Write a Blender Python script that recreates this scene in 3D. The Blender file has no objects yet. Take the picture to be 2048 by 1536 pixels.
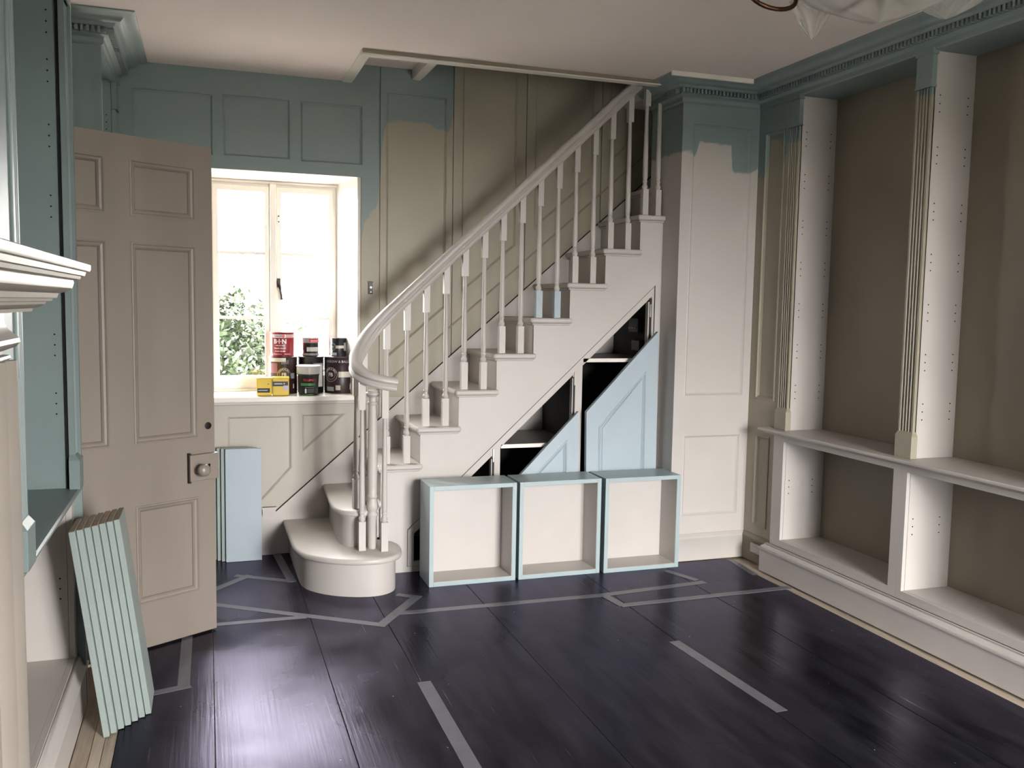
import bpy, bmesh, math, random
from mathutils import Vector, Matrix, geometry
random.seed(7)
SC = bpy.context.scene
COL = SC.collection

# ------------------------------------------------------------------ camera, world, exposure
FPX, YAW, PITCH, ROLL, EYE = 1801.65, .3275, .0878, .0173, 1.38
fw = Vector((math.sin(YAW)*math.cos(PITCH), math.cos(YAW)*math.cos(PITCH), -math.sin(PITCH)))
rt = Vector((math.cos(YAW), -math.sin(YAW), 0)); up = rt.cross(fw)
r2 = math.cos(ROLL)*rt + math.sin(ROLL)*up
u2 = -math.sin(ROLL)*rt + math.cos(ROLL)*up
cam = bpy.data.cameras.new('camera'); camo = bpy.data.objects.new('camera', cam); COL.objects.link(camo)
camo.matrix_world = Matrix(((r2.x, u2.x, -fw.x, 0), (r2.y, u2.y, -fw.y, 0), (r2.z, u2.z, -fw.z, EYE), (0, 0, 0, 1)))
cam.sensor_width = 36; cam.lens = FPX/2048*36; cam.clip_start = .02
SC.camera = camo
SKY = 58.0
w = bpy.data.worlds.new('sky'); SC.world = w; w.use_nodes = True
bg = w.node_tree.nodes['Background']; bg.inputs[0].default_value = (1, .965, .95, 1); bg.inputs[1].default_value = SKY
SC.view_settings.view_transform = 'Standard'; SC.view_settings.look = 'None'
SC.view_settings.exposure = 0.0; SC.view_settings.gamma = 1; SC.view_settings.use_curve_mapping = False
def portal(name, loc, rot, sx, sy):
    l = bpy.data.lights.new(name, 'AREA'); l.shape = 'RECTANGLE'; l.size = sx; l.size_y = sy
    l.cycles.is_portal = True
    o = bpy.data.objects.new(name, l); o.location = loc; o.rotation_euler = rot; COL.objects.link(o); return o
REAR = (1.40, 2.65, 0.12, 2.00)        # opening of the glazed garden door behind the camera: x0,x1,z0,z1
YB = -1.3
portal('daylight_portal_rear', ((REAR[0]+REAR[1])/2, YB-.12, (REAR[2]+REAR[3])/2), (math.pi/2, 0, 0), REAR[1]-REAR[0], REAR[3]-REAR[2])
dl = bpy.data.lights.new('daylight_rear', 'AREA'); dl.shape = 'RECTANGLE'; dl.size = 2.6; dl.size_y = 1.8; dl.energy = 1150; dl.color = (1, .965, .95)
dlo = bpy.data.objects.new('daylight_rear', dl); COL.objects.link(dlo); dlo.location = (2.3, -4.2, 2.6); dlo.rotation_euler = (math.radians(80), 0, math.radians(6))
portal('daylight_portal_window', (.36, 5.42, 1.46), (-math.pi/2, 0, 0), .95, 1.25)

# ------------------------------------------------------------------ materials
def mat(name, col, rough=.5, metal=0, var=.0, scale=6, bump=0, bscale=60, stretch=(1, 1, 1), spec=.5, tint=None):
    m = bpy.data.materials.new(name); m.use_nodes = True; nt = m.node_tree; b = nt.nodes['Principled BSDF']
    b.inputs['Base Color'].default_value = (*col, 1); b.inputs['Roughness'].default_value = rough
    b.inputs['Metallic'].default_value = metal; b.inputs['Specular IOR Level'].default_value = spec
    if tint: b.inputs['Specular Tint'].default_value = (*tint, 1)
    g = nt.nodes.new('ShaderNodeNewGeometry'); mp = nt.nodes.new('ShaderNodeMapping'); mp.inputs['Scale'].default_value = stretch
    nt.links.new(g.outputs['Position'], mp.inputs[0])
    if var:
        n = nt.nodes.new('ShaderNodeTexNoise'); n.inputs['Scale'].default_value = scale; n.inputs['Detail'].default_value = 4
        nt.links.new(mp.outputs[0], n.inputs[0])
        mr = nt.nodes.new('ShaderNodeMapRange'); mr.inputs[1].default_value = .3; mr.inputs[2].default_value = .7
        mr.inputs[3].default_value = 1-var; mr.inputs[4].default_value = 1+var; nt.links.new(n.outputs[0], mr.inputs[0])
        mx = nt.nodes.new('ShaderNodeVectorMath'); mx.operation = 'SCALE'; mx.inputs[0].default_value = col
        nt.links.new(mr.outputs[0], mx.inputs['Scale']); nt.links.new(mx.outputs[0], b.inputs['Base Color'])
    if bump:
        n2 = nt.nodes.new('ShaderNodeTexNoise'); n2.inputs['Scale'].default_value = bscale; n2.inputs['Detail'].default_value = 3
        nt.links.new(mp.outputs[0], n2.inputs[0])
        bp = nt.nodes.new('ShaderNodeBump'); bp.inputs['Strength'].default_value = bump; bp.inputs['Distance'].default_value = .002
        nt.links.new(n2.outputs[0], bp.inputs['Height']); nt.links.new(bp.outputs[0], b.inputs['Normal'])
    return m
CREAM_C = (.505, .470, .445); BLUE_C = (.205, .258, .258)
CREAM = mat('cream_paint', CREAM_C, .42, var=.05, scale=3, bump=.12, bscale=90)
CREAM_OLD_SHADE = mat('cream_undercoat_shade', (.25, .215, .16), .55, var=.08, scale=2.5, bump=.15)  # undercoat tone that also stands in for shade on the well bead
CREAM_DOOR_DIM = mat('cream_door_dimmed', (.25, .21, .178), .45, var=.10, scale=4, bump=.2, bscale=40, stretch=(1, 1, .25))  # cream darkened in colour to stand in for dimmer light on the door
BLUE = mat('blue_paint', BLUE_C, .45, var=.05, scale=4, bump=.12)
BLUE_L = mat('pale_blue_paint', (.375, .445, .495), .42, var=.03, scale=5)
CEIL = mat('ceiling_paint', (.84, .76, .73), .8, var=.03, scale=1.2)
WHITE = mat('white_gloss_paint', (.80, .76, .70), .3, var=.02)
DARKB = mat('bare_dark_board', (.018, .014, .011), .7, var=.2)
PLY = mat('board_edge', (.36, .27, .19), .7, var=.2, scale=30, stretch=(8, 1, 1))
BLACK = mat('black_plastic', (.01, .01, .01), .35)
HOLE = mat('hole_dark', (.008, .007, .006), .9)
IRON = mat('dark_iron', (.03, .028, .026), .4, metal=.7)
STEEL = mat('steel', (.55, .53, .5), .3, metal=.9)
BRASS = mat('old_brass', (.10, .05, .03), .35, metal=.9)
TAPE = mat('grey_tape', (.105, .107, .125), .33, var=.12, scale=20, bump=.25, bscale=25, tint=(.85, .8, 1))
FLOORE = mat('bare_floor_edge', (.40, .33, .26), .6, var=.18, scale=5, stretch=(14, 1, 1))

def split_mat(name, axis, pts, lo, hi, noise=.035, low=None):
    """two real paint colours meeting along a ragged brushed edge: blue above threshold(u), cream below"""
    m = mat(name, CREAM_C, .45, bump=.12, bscale=90); nt = m.node_tree; b = nt.nodes['Principled BSDF']
    g = nt.nodes.new('ShaderNodeNewGeometry'); s = nt.nodes.new('ShaderNodeSeparateXYZ'); nt.links.new(g.outputs['Position'], s.inputs[0])
    u0, u1 = pts[0][0], pts[-1][0]
    mr = nt.nodes.new('ShaderNodeMapRange'); mr.inputs[1].default_value = u0; mr.inputs[2].default_value = u1
    nt.links.new(s.outputs[axis], mr.inputs[0])
    fc = nt.nodes.new('ShaderNodeFloatCurve'); c = fc.mapping.curves[0]
    P = [((u-u0)/(u1-u0), z/4) for u, z in pts]
    c.points[0].location = P[0]; c.points[1].location = P[-1]
    for q in P[1:-1]: c.points.new(*q)
    for q in c.points: q.handle_type = 'VECTOR'
    fc.mapping.update(); nt.links.new(mr.outputs[0], fc.inputs['Value'])
    mu = nt.nodes.new('ShaderNodeMath'); mu.operation = 'MULTIPLY'; mu.inputs[1].default_value = 4; nt.links.new(fc.outputs[0], mu.inputs[0])
    n = nt.nodes.new('ShaderNodeTexNoise'); n.inputs['Scale'].default_value = 14; n.inputs['Detail'].default_value = 3; nt.links.new(g.outputs['Position'], n.inputs[0])
    a = nt.nodes.new('ShaderNodeMath'); a.operation = 'MULTIPLY_ADD'; a.inputs[1].default_value = noise*2; nt.links.new(n.outputs[0], a.inputs[0]); nt.links.new(s.outputs[2], a.inputs[2])
    d = nt.nodes.new('ShaderNodeMath'); d.operation = 'SUBTRACT'; nt.links.new(a.outputs[0], d.inputs[0]); nt.links.new(mu.outputs[0], d.inputs[1])
    r = nt.nodes.new('ShaderNodeMapRange'); r.inputs[1].default_value = noise-.004; r.inputs[2].default_value = noise+.010; nt.links.new(d.outputs[0], r.inputs[0])
    n3 = nt.nodes.new('ShaderNodeTexNoise'); n3.inputs['Scale'].default_value = 3; nt.links.new(g.outputs['Position'], n3.inputs[0])
    v = nt.nodes.new('ShaderNodeMapRange'); v.inputs[3].default_value = .92; v.inputs[4].default_value = 1.08; nt.links.new(n3.outputs[0], v.inputs[0])
    mx = nt.nodes.new('ShaderNodeMix'); mx.data_type = 'RGBA'; mx.inputs[6].default_value = (*lo, 1); mx.inputs[7].default_value = (*hi, 1)
    if low:      # paler colour below a set height, level with the window board
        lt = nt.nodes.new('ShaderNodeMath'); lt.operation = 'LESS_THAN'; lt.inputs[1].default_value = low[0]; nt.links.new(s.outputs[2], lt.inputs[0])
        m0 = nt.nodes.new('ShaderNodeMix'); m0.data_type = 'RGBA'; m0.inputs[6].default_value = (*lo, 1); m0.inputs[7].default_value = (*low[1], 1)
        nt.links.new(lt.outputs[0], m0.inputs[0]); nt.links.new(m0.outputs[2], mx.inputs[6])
    nt.links.new(r.outputs[0], mx.inputs[0])
    sc = nt.nodes.new('ShaderNodeVectorMath'); sc.operation = 'SCALE'; nt.links.new(mx.outputs[2], sc.inputs[0]); nt.links.new(v.outputs[0], sc.inputs['Scale'])
    nt.links.new(sc.outputs[0], b.inputs['Base Color']); return m

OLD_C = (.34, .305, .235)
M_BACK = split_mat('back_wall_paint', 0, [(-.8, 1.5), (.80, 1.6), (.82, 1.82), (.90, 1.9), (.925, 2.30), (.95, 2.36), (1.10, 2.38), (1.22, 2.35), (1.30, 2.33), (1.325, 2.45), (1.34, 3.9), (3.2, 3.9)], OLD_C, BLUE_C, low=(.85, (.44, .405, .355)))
M_PILLAR = split_mat('pillar_paint', 0, [(2.36, 2.19), (2.43, 2.19), (2.45, 2.17), (2.475, 2.24), (2.60, 2.245), (2.67, 2.235), (2.68, 2.12), (2.78, 2.10), (2.85, 2.15)], CREAM_C, BLUE_C, .03)
M_RWALL = split_mat('right_wall_paint', 1, [(3.9, 2.24), (4.0, 2.25), (4.04, 2.12), (4.08, 2.26), (4.17, 2.27), (4.2, 2.06), (4.3, 2.1)], OLD_C, BLUE_C, .02)
M_PIL = split_mat('pilaster_paint', 1, [(1, 2.27), (3.2, 2.27), (3.8, 2.22), (4.3, 2.22)], OLD_C, BLUE_C, .012)
# floor
def floor_mat():
    m = mat('dark_floor_paint', (.008, .008, .012), .3, spec=0); nt = m.node_tree; b = nt.nodes['Principled BSDF']
    g = nt.nodes.new('ShaderNodeNewGeometry')
    mp = nt.nodes.new('ShaderNodeMapping'); mp.inputs['Scale'].default_value = (5, .8, 1); nt.links.new(g.outputs['Position'], mp.inputs[0])
    n = nt.nodes.new('ShaderNodeTexNoise'); n.inputs['Scale'].default_value = 1.1; n.inputs['Detail'].default_value = 6; n.inputs['Distortion'].default_value = .15; nt.links.new(g.outputs['Position'], n.inputs[0])
    ra = nt.nodes.new('ShaderNodeMapRange'); ra.inputs[1].default_value = .40; ra.inputs[2].default_value = .63; ra.inputs[3].default_value = .19; ra.inputs[4].default_value = .42; nt.links.new(n.outputs[0], ra.inputs[0]); nt.links.new(ra.outputs[0], b.inputs['Roughness'])
    n2 = nt.nodes.new('ShaderNodeTexNoise'); n2.inputs['Scale'].default_value = 3; n2.inputs['Detail'].default_value = 8; nt.links.new(mp.outputs[0], n2.inputs[0])
    cr = nt.nodes.new('ShaderNodeValToRGB'); cr.color_ramp.elements[0].position = .38; cr.color_ramp.elements[0].color = (.004, .004, .005, 1)
    cr.color_ramp.elements[1].position = .8; cr.color_ramp.elements[1].color = (.022, .022, .026, 1); nt.links.new(n2.outputs[0], cr.inputs[0])
    # paint flecks
    vo = nt.nodes.new('ShaderNodeTexVoronoi'); vo.inputs['Scale'].default_value = 9; nt.links.new(g.outputs['Position'], vo.inputs[0])
    lt = nt.nodes.new('ShaderNodeMath'); lt.operation = 'LESS_THAN'; lt.inputs[1].default_value = .022; nt.links.new(vo.outputs['Distance'], lt.inputs[0])
    mx = nt.nodes.new('ShaderNodeMix'); mx.data_type = 'RGBA'; mx.inputs[7].default_value = (.35, .33, .3, 1)
    nt.links.new(lt.outputs[0], mx.inputs[0]); nt.links.new(cr.outputs[0], mx.inputs[6])
    # fine scratches along the boards
    ms = nt.nodes.new('ShaderNodeMapping'); ms.inputs['Scale'].default_value = (60, 1.6, 1); nt.links.new(g.outputs['Position'], ms.inputs[0])
    n4 = nt.nodes.new('ShaderNodeTexNoise'); n4.inputs['Scale'].default_value = 1.6; n4.inputs['Detail'].default_value = 5; nt.links.new(ms.outputs[0], n4.inputs[0])
    gt = nt.nodes.new('ShaderNodeMapRange'); gt.inputs[1].default_value = .70; gt.inputs[2].default_value = .76; nt.links.new(n4.outputs[0], gt.inputs[0])
    m2 = nt.nodes.new('ShaderNodeMix'); m2.data_type = 'RGBA'; m2.inputs[7].default_value = (.12, .12, .13, 1)
    nt.links.new(gt.outputs[0], m2.inputs[0]); nt.links.new(mx.outputs[2], m2.inputs[6]); nt.links.new(m2.outputs[2], b.inputs['Base Color'])
    bp = nt.nodes.new('ShaderNodeBump'); bp.inputs['Strength'].default_value = .35; bp.inputs['Distance'].default_value = .0015
    nt.links.new(n4.outputs[0], bp.inputs['Height'])
    bp2 = nt.nodes.new('ShaderNodeBump'); bp2.inputs['Strength'].default_value = .25; bp2.inputs['Distance'].default_value = .02
    nt.links.new(n.outputs[0], bp2.inputs['Height']); nt.links.new(bp.outputs[0], bp2.inputs['Normal'])
    nt.links.new(bp2.outputs[0], b.inputs['Normal'])
    gl = nt.nodes.new('ShaderNodeBsdfGlossy'); gl.inputs[0].default_value = (.80, .76, 1.0, 1); nt.links.new(ra.outputs[0], gl.inputs['Roughness']); nt.links.new(bp2.outputs[0], gl.inputs['Normal'])
    fr = nt.nodes.new('ShaderNodeFresnel'); fr.inputs[0].default_value = 1.24; nt.links.new(bp2.outputs[0], fr.inputs['Normal'])
    ms_ = nt.nodes.new('ShaderNodeMixShader'); nt.links.new(fr.outputs[0], ms_.inputs[0]); nt.links.new(b.outputs[0], ms_.inputs[1]); nt.links.new(gl.outputs[0], ms_.inputs[2])
    nt.links.new(ms_.outputs[0], nt.nodes['Material Output'].inputs[0]); return m
FLOOR = floor_mat()

# ------------------------------------------------------------------ mesh helpers
class MB:
    def __init__(s): s.v = []; s.f = []
    def add(s, v, f):
        o = len(s.v); s.v += [tuple(x) for x in v]; s.f += [tuple(i+o for i in q) for q in f]; return s
    def box(s, x0, x1, y0, y1, z0, z1, M=None):
        x0, x1 = sorted((x0, x1)); y0, y1 = sorted((y0, y1)); z0, z1 = sorted((z0, z1))
        v = [(x, y, z) for z in (z0, z1) for y in (y0, y1) for x in (x0, x1)]
        if M: v = [M @ Vector(q) for q in v]
        return s.add(v, [(0, 2, 3, 1), (4, 5, 7, 6), (0, 1, 5, 4), (2, 6, 7, 3), (0, 4, 6, 2), (1, 3, 7, 5)])
    def plate(s, outer, holes, d0, d1, F):
        """flat plate with holes in (u,v), between depths d0,d1; F maps (u,v,d)->xyz"""
        loops = [outer]+holes
        tri = geometry.tessellate_polygon([[Vector((a, b, 0)) for a, b in l] for l in loops])
        P = [q for l in loops for q in l]; n = len(P)
        v = [F(a, b, d0) for a, b in P]+[F(a, b, d1) for a, b in P]
        f = [tuple(t) for t in tri]+[tuple(i+n for i in reversed(t)) for t in tri]
        o = 0
        for l in loops:
            k = len(l)
            for i in range(k):
                a, b = o+i, o+(i+1) % k; f.append((a, b, b+n, a+n))
            o += k
        return s.add(v, f)
    def sweep(s, path, prof, closed=False, upv=None, cap=True):
        """mitred sweep; path list of 3D points; prof list of (side, up); upv fixed up vector"""
        P = [Vector(p) for p in path]; n = len(P); rings = []
        U0 = Vector(upv) if upv else Vector((0, 0, 1))
        for i in range(n):
            a = P[(i-1) % n] if (closed or i > 0) else None
            b = P[(i+1) % n] if (closed or i < n-1) else None
            d1 = (P[i]-a).normalized() if a is not None else (b-P[i]).normalized()
            d2 = (b-P[i]).normalized() if b is not None else d1
            t = (d1+d2).normalized(); S = t.cross(U0).normalized(); U = S.cross(t).normalized()
            k = 1/max(.3, math.cos(d1.angle(d2)/2)) if d1.angle(d2) > 1e-4 else 1
            pl = abs(d1.cross(d2).normalized().dot(U)) if d1.angle(d2) > 1e-4 else 1
            ks = k if pl > .5 else 1; ku = k if pl <= .5 else 1
            rings.append([P[i]+S*(q[0]*ks)+U*(q[1]*ku) for q in prof])
        m = len(prof); v = [x for r in rings for x in r]; f = []
        for i in range(n if closed else n-1):
            for j in range(m):
                a = i*m+j; b = i*m+(j+1) % m; c = ((i+1) % n)*m+(j+1) % m; d = ((i+1) % n)*m+j
                f.append((a, b, c, d))
        if cap and not closed: f += [tuple(range(m)), tuple(reversed(range((n-1)*m, n*m)))]
        return s.add(v, f)
    def run(s, path, prof, base=0):
        """moulding along a plan path (x,y); prof = [(offset to the right of travel, z)]; closed behind at offset 0"""
        pr = [(0, prof[0][1])]+list(prof)+[(0, prof[-1][1])]
        pr = [p for i, p in enumerate(pr) if i == 0 or p != pr[i-1]]
        return s.sweep([(x, y, base) for x, y in path], pr, upv=(0, 0, 1))
    def lathe(s, prof, c=(0, 0, 0), seg=16, M=None):
        v = []; f = []
        for r, z in prof:
            for k in range(seg):
                a = 2*math.pi*k/seg; q = Vector((r*math.cos(a), r*math.sin(a), z))
                if M: q = M @ q
                v.append(q+Vector(c))
        n = len(prof)
        for i in range(n-1):
            for k in range(seg):
                f.append((i*seg+k, i*seg+(k+1) % seg, (i+1)*seg+(k+1) % seg, (i+1)*seg+k))
        f += [tuple(reversed(range(seg))), tuple(range((n-1)*seg, n*seg))]
        return s.add(v, f)
    def obj(s, name, m, parent=None, smooth=None, bevel=0, label=None, kind=None):
        me = bpy.data.meshes.new(name); me.from_pydata(s.v, [], s.f)
        b = bmesh.new(); b.from_mesh(me); bmesh.ops.recalc_face_normals(b, faces=b.faces); b.to_mesh(me); b.free()
        if m: me.materials.append(m)
        if smooth:
            me.polygons.foreach_set('use_smooth', [True]*len(me.polygons)); me.set_sharp_from_angle(angle=math.radians(smooth))
        o = bpy.data.objects.new(name, me); COL.objects.link(o)
        if parent:
            o.parent = parent
            o.matrix_parent_inverse = world(parent).inverted()
        if bevel:
            bv = o.modifiers.new('bevel', 'BEVEL'); bv.width = bevel; bv.segments = 2; bv.limit_method = 'ANGLE'
        if label: o['label'] = label
        if kind: o['kind'] = kind
        return o
def world(o):
    M = o.matrix_parent_inverse @ o.matrix_basis if o.parent else o.matrix_basis
    return world(o.parent) @ M if o.parent else M
def thing(name, label, cat, loc=(0, 0, 0), rz=0, group=None):
    o = bpy.data.objects.new(name, None); COL.objects.link(o); o.location = loc; o.rotation_euler = (0, 0, rz)
    o.empty_display_size = .1
    o['label'] = label; o['category'] = cat
    if group: o['group'] = group
    return o
def tag(o, label, cat, group=None):
    o['label'] = label; o['category'] = cat
    if group: o['group'] = group
    return o
def struct(o, label=None, cat=None):
    o['kind'] = 'structure'
    if label: o['label'] = label
    if cat: o['category'] = cat
    return o
def rect(a, b, c, d): return [(a, c), (b, c), (b, d), (a, d)]
Bk = lambda y: (lambda u, v, d: (u, y-d, v))       # back-wall style plane facing -Y
Rt = lambda x: (lambda u, v, d: (x-d, u, v))       # right wall plane facing -X
Lf = lambda x: (lambda u, v, d: (x+d, u, v))       # left wall plane facing +X
def ring(poly, F, wid=.014, dep=.008, base=0):
    """panel moulding: small bead swept just inside a polygon, in plane F"""
    mb = MB(); n = len(poly)
    ar = sum(poly[i][0]*poly[(i+1) % n][1]-poly[(i+1) % n][0]*poly[i][1] for i in range(n))
    if ar < 0: poly = poly[::-1]
    prof = [(0, 0), (0, dep), (wid*.3, dep*1.15), (wid*.55, dep*.6), (wid, 0)]
    rings = []
    for i in range(n):
        p = Vector(poly[i]); a = (p-Vector(poly[i-1])).normalized(); b = (Vector(poly[(i+1) % n])-p).normalized()
        na = Vector((-a.y, a.x)); nb = Vector((-b.y, b.x)); m = (na+nb); m /= max(.2, m.dot(na))
        rings.append([F(p.x+m.x*q[0], p.y+m.y*q[0], base+q[1]) for q in prof])
    m_ = len(prof); v = [x for r in rings for x in r]; f = []
    for i in range(n):
        for j in range(m_):
            f.append((i*m_+j, i*m_+(j+1) % m_, ((i+1) % n)*m_+(j+1) % m_, ((i+1) % n)*m_+j))
    return mb.add(v, f)
def panelled(name, F, outer, panels, m, parent=None, opens=(), proud=.010, back=.03, mo=True, lab=None):
    """wall skin: backing board (with openings), stiles+rails proud of it, a moulding in each panel"""
    b = MB().plate(outer, [list(o) for o in opens], -back, 0, F).obj(name, m, parent)
    fr = MB().plate(outer, [list(o) for o in opens]+[list(p) for p in panels], 0, proud, F).obj('panel_frame', m, b)
    for p in panels:
        ring(list(p), F).obj('panel_moulding', m, b)
    return b

D, H, S, PY, RX, RW, WT = 5.0, 2.56, 4.46, 4.28, 2.767, 2.844, .757
RISE, GO = .1876, .2016
XN = lambda n: 1.002+GO*(n-4)
ZN = lambda n: RISE*n

# ------------------------------------------------------------------ floor
fl = MB().box(-.9, 3.3, -1.5, 5.3, -.12, -.012).obj('floor', FLOORE); struct(fl, 'bare floor showing as a beige strip beside the dark boards', 'floor')
seams = [-.282, .010, .415, .727, 1.20, 1.835, 2.30, 2.705]
for i in range(len(seams)-1):
    a, b = seams[i], seams[i+1]
    y1 = 5.0 if b < .8 else (5.0 if b < 2.4 else 4.235)
    mb = MB(); mb.box(a+.0012, b-.0012, YB, y1, -.012, 0)
    mb.obj('floor_board', FLOOR, fl, bevel=.0012)
MB().box(-.398, -.352, 1.0, 3.35, -.012, -.002).obj('edge_batten', FLOORE, fl)
MB().box(-.350, -.318, 1.0, 3.35, -.012, .000).obj('edge_batten', mat('dusty_strip', (.52, .44, .36), .6, var=.15, scale=7, stretch=(10, 1, 1)), fl)
MB().box(-.316, -.284, 1.0, 3.35, -.012, -.003).obj('edge_batten', FLOORE, fl)

# ------------------------------------------------------------------ ceiling with stair well
WX0, WX1, WY0 = .757, 3.15, 4.385
c = MB().plate(rect(-.9, 3.3, YB-.1, 5.2), [rect(WX0, 2.37, WY0, 5.06)], 0, .10, lambda u, v, d: (u, v, H+d)).obj('ceiling', CEIL); struct(c)
MB().box(.757, 1.085, WY0, 5.0, 2.655, 2.70).obj('soffit_panel', CEIL, c)
t = MB().box(.705, .757, 4.335, 5.0, H-.006, H+.11); t.box(.705, 2.37, 4.335, 4.387, H-.022, H+.11)
t = t.obj('trim_1', WHITE, bevel=.002); struct(t, 'cream trim edging the stair well in the ceiling')
MB().box(.706, 2.37, 4.325, 4.336, H-.016, H).obj('bead', CREAM_OLD_SHADE, t)  # darker colour paints in the shade on the trim's front face
MB().box(1.085, 1.130, 4.387, 5.0, 2.60, 2.72).obj('well_edge', WHITE, t)
MB().box(1.130, 1.150, 4.387, 5.0, 2.615, 2.72).obj('well_edge', CREAM, t)
# upper stairwell enclosure
MB().box(1.06, 1.085, 4.33, 5.0, 2.70, 4.2).box(1.06, 3.3, 4.30, 4.335, 2.66, 4.2).box(3.2, 3.3, 4.3, 5.2, 0, 4.2).box(1.0, 3.3, 4.3, 5.2, 4.2, 4.3).obj('stair_well_wall', mat('dark_landing_shade', (.10, .085, .065), .8, var=.1), c)  # dark colour stands in for the unlit landing above

# ------------------------------------------------------------------ back wall with window opening and panels
WO = rect(-.10, .808, .86, 2.057)
F5 = Bk(D)
L1 = lambda x: .0 + (x-.316)*.872+.214         # top line of the wall string
def dado(x): return L1(x)+.14
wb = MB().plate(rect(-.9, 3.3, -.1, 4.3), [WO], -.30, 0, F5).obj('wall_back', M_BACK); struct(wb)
pan = [rect(.092, .432, 2.125, 2.437), rect(.484, .815, 2.12, 2.436), rect(-.34, .045, 1.0+1.12, 2.43),
       [(.10, .76), (.10, .30), (.278, .30), (.432, .471), (.432, .76)], [(.488, .765), (.488, .552), (.725, .765)]]
# stiles and rails (rest of wall framed by tall joints between panels)
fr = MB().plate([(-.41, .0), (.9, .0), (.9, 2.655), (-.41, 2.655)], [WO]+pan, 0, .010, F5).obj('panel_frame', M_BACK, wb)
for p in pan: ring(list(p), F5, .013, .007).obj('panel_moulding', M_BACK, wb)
# tall panels that climb with the stair
def tall(x0, x1, top):
    return [(x0, top), (x0, L1(x0)+.30), (x1, L1(x1)+.30), (x1, top)]
for a, b, x0, x1, top in ((.912, 1.318, .945, 1.285, 2.52), (1.326, 1.752, 1.375, 1.70, 3.3), (1.760, 2.225, 1.81, 2.175, 3.3), (2.233, 3.2, 2.28, 2.75, 3.4)):
    q = tall(x0, x1, top)
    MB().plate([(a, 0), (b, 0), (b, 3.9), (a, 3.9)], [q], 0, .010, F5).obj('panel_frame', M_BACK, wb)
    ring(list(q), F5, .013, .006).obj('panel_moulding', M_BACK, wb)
# sloping wall string: two slim cappings
def slope_strip(off, th, dep, x0, x1, m, name, par):
    pts = [(x0, L1(x0)+off), (x1, L1(x1)+off), (x1, L1(x1)+off+th), (x0, L1(x0)+off+th)]
    return MB().plate(pts, [], .009, dep, F5).obj(name, m, par)
slope_strip(.155, .010, .017, .9, 3.0, CREAM_OLD_SHADE, 'dado_bead', wb)
slope_strip(.165, .004, .013, .9, 3.0, CREAM_OLD_SHADE, 'dado_bead', wb)
# baseboard under the window
bb = MB().run([(-.41, 4.99), (.33, 4.99)], [(.018, 0), (.018, .20), (.012, .215), (.004, .225)]).obj('baseboard_back', CREAM); struct(bb)
# window board (sill) and reveals
w1 = MB().box(-.20, .82, 4.955, 5.34, .838, .866).obj('window_1', WHITE, bevel=.004); struct(w1, 'white casement window in a splayed reveal above the cream panelling', 'window')
MB().box(-.20, .82, 4.968, 4.995, .822, .838).obj('sill_moulding', CREAM, w1, bevel=.004)
def quadslab(pts, th, name, m, par):
    a, b, c_, d = [Vector(q) for q in pts]; n = (b-a).cross(d-a).normalized()*th
    v = [a, b, c_, d, a+n, b+n, c_+n, d+n]
    return MB().add(v, [(0, 1, 2, 3), (7, 6, 5, 4), (0, 4, 5, 1), (1, 5, 6, 2), (2, 6, 7, 3), (3, 7, 4, 0)]).obj(name, m, par)
quadslab([(.808, 5.0, .86), (.735, 5.31, .86), (.735, 5.31, 2.06), (.808, 5.0, 2.06)], -.02, 'reveal', WHITE, w1)
quadslab([(-.10, 5.0, .86), (-.03, 5.31, .86), (-.03, 5.31, 2.06), (-.10, 5.0, 2.06)], .02, 'reveal', WHITE, w1)
quadslab([(-.12, 4.995, 2.057), (.83, 4.995, 2.057), (.78, 5.32, 2.045), (-.07, 5.32, 2.045)], .02, 'reveal', WHITE, w1)
def RV(u, v, d):   # right splayed reveal plane, d towards the room
    return (.808-.073*u-.012*0-d*.97, 5.0+.31*u-d*.23, v)
MB().plate(rect(.02, .98, .87, 2.05), [rect(.22, .80, .92, 1.96)], .002, .010, RV).obj('shutter_panel', WHITE, w1)
ring(rect(.22, .80, .92, 1.96), lambda u, v, d: RV(u, v, d), .03, .006).obj('shutter_moulding', WHITE, w1)
# frame + casements
YF = 5.305
fm = MB().plate(rect(-.03, .735, .866, 2.045), [rect(.045, .335, .92, 2.01), rect(.385, .69, .92, 2.01)], -.045, 0, Bk(YF)).obj('window_frame', WHITE, w1, bevel=.002)
MB().plate(rect(-.03, .735, .866, 2.045), [rect(-.01, .715, .88, 2.03)], 0, .014, Bk(YF)).obj('frame_bead', WHITE, w1, bevel=.003)
MB().box(.343, .377, 5.27, 5.30, .88, 2.03).obj('mullion', WHITE, w1, bevel=.003)
GLASS = bpy.data.materials.new('clear_glass'); GLASS.use_nodes = True
_g = GLASS.node_tree; _g.nodes.clear(); _o = _g.nodes.new('ShaderNodeOutputMaterial'); _m = _g.nodes.new('ShaderNodeMixShader'); _t = _g.nodes.new('ShaderNodeBsdfTransparent'); _s = _g.nodes.new('ShaderNodeBsdfGlossy')
_s.inputs['Roughness'].default_value = .02; _m.inputs[0].default_value = .06; _t.inputs[0].default_value = (.97, .98, .97, 1)
_g.links.new(_t.outputs[0], _m.inputs[1]); _g.links.new(_s.outputs[0], _m.inputs[2]); _g.links.new(_m.outputs[0], _o.inputs[0])
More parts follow.
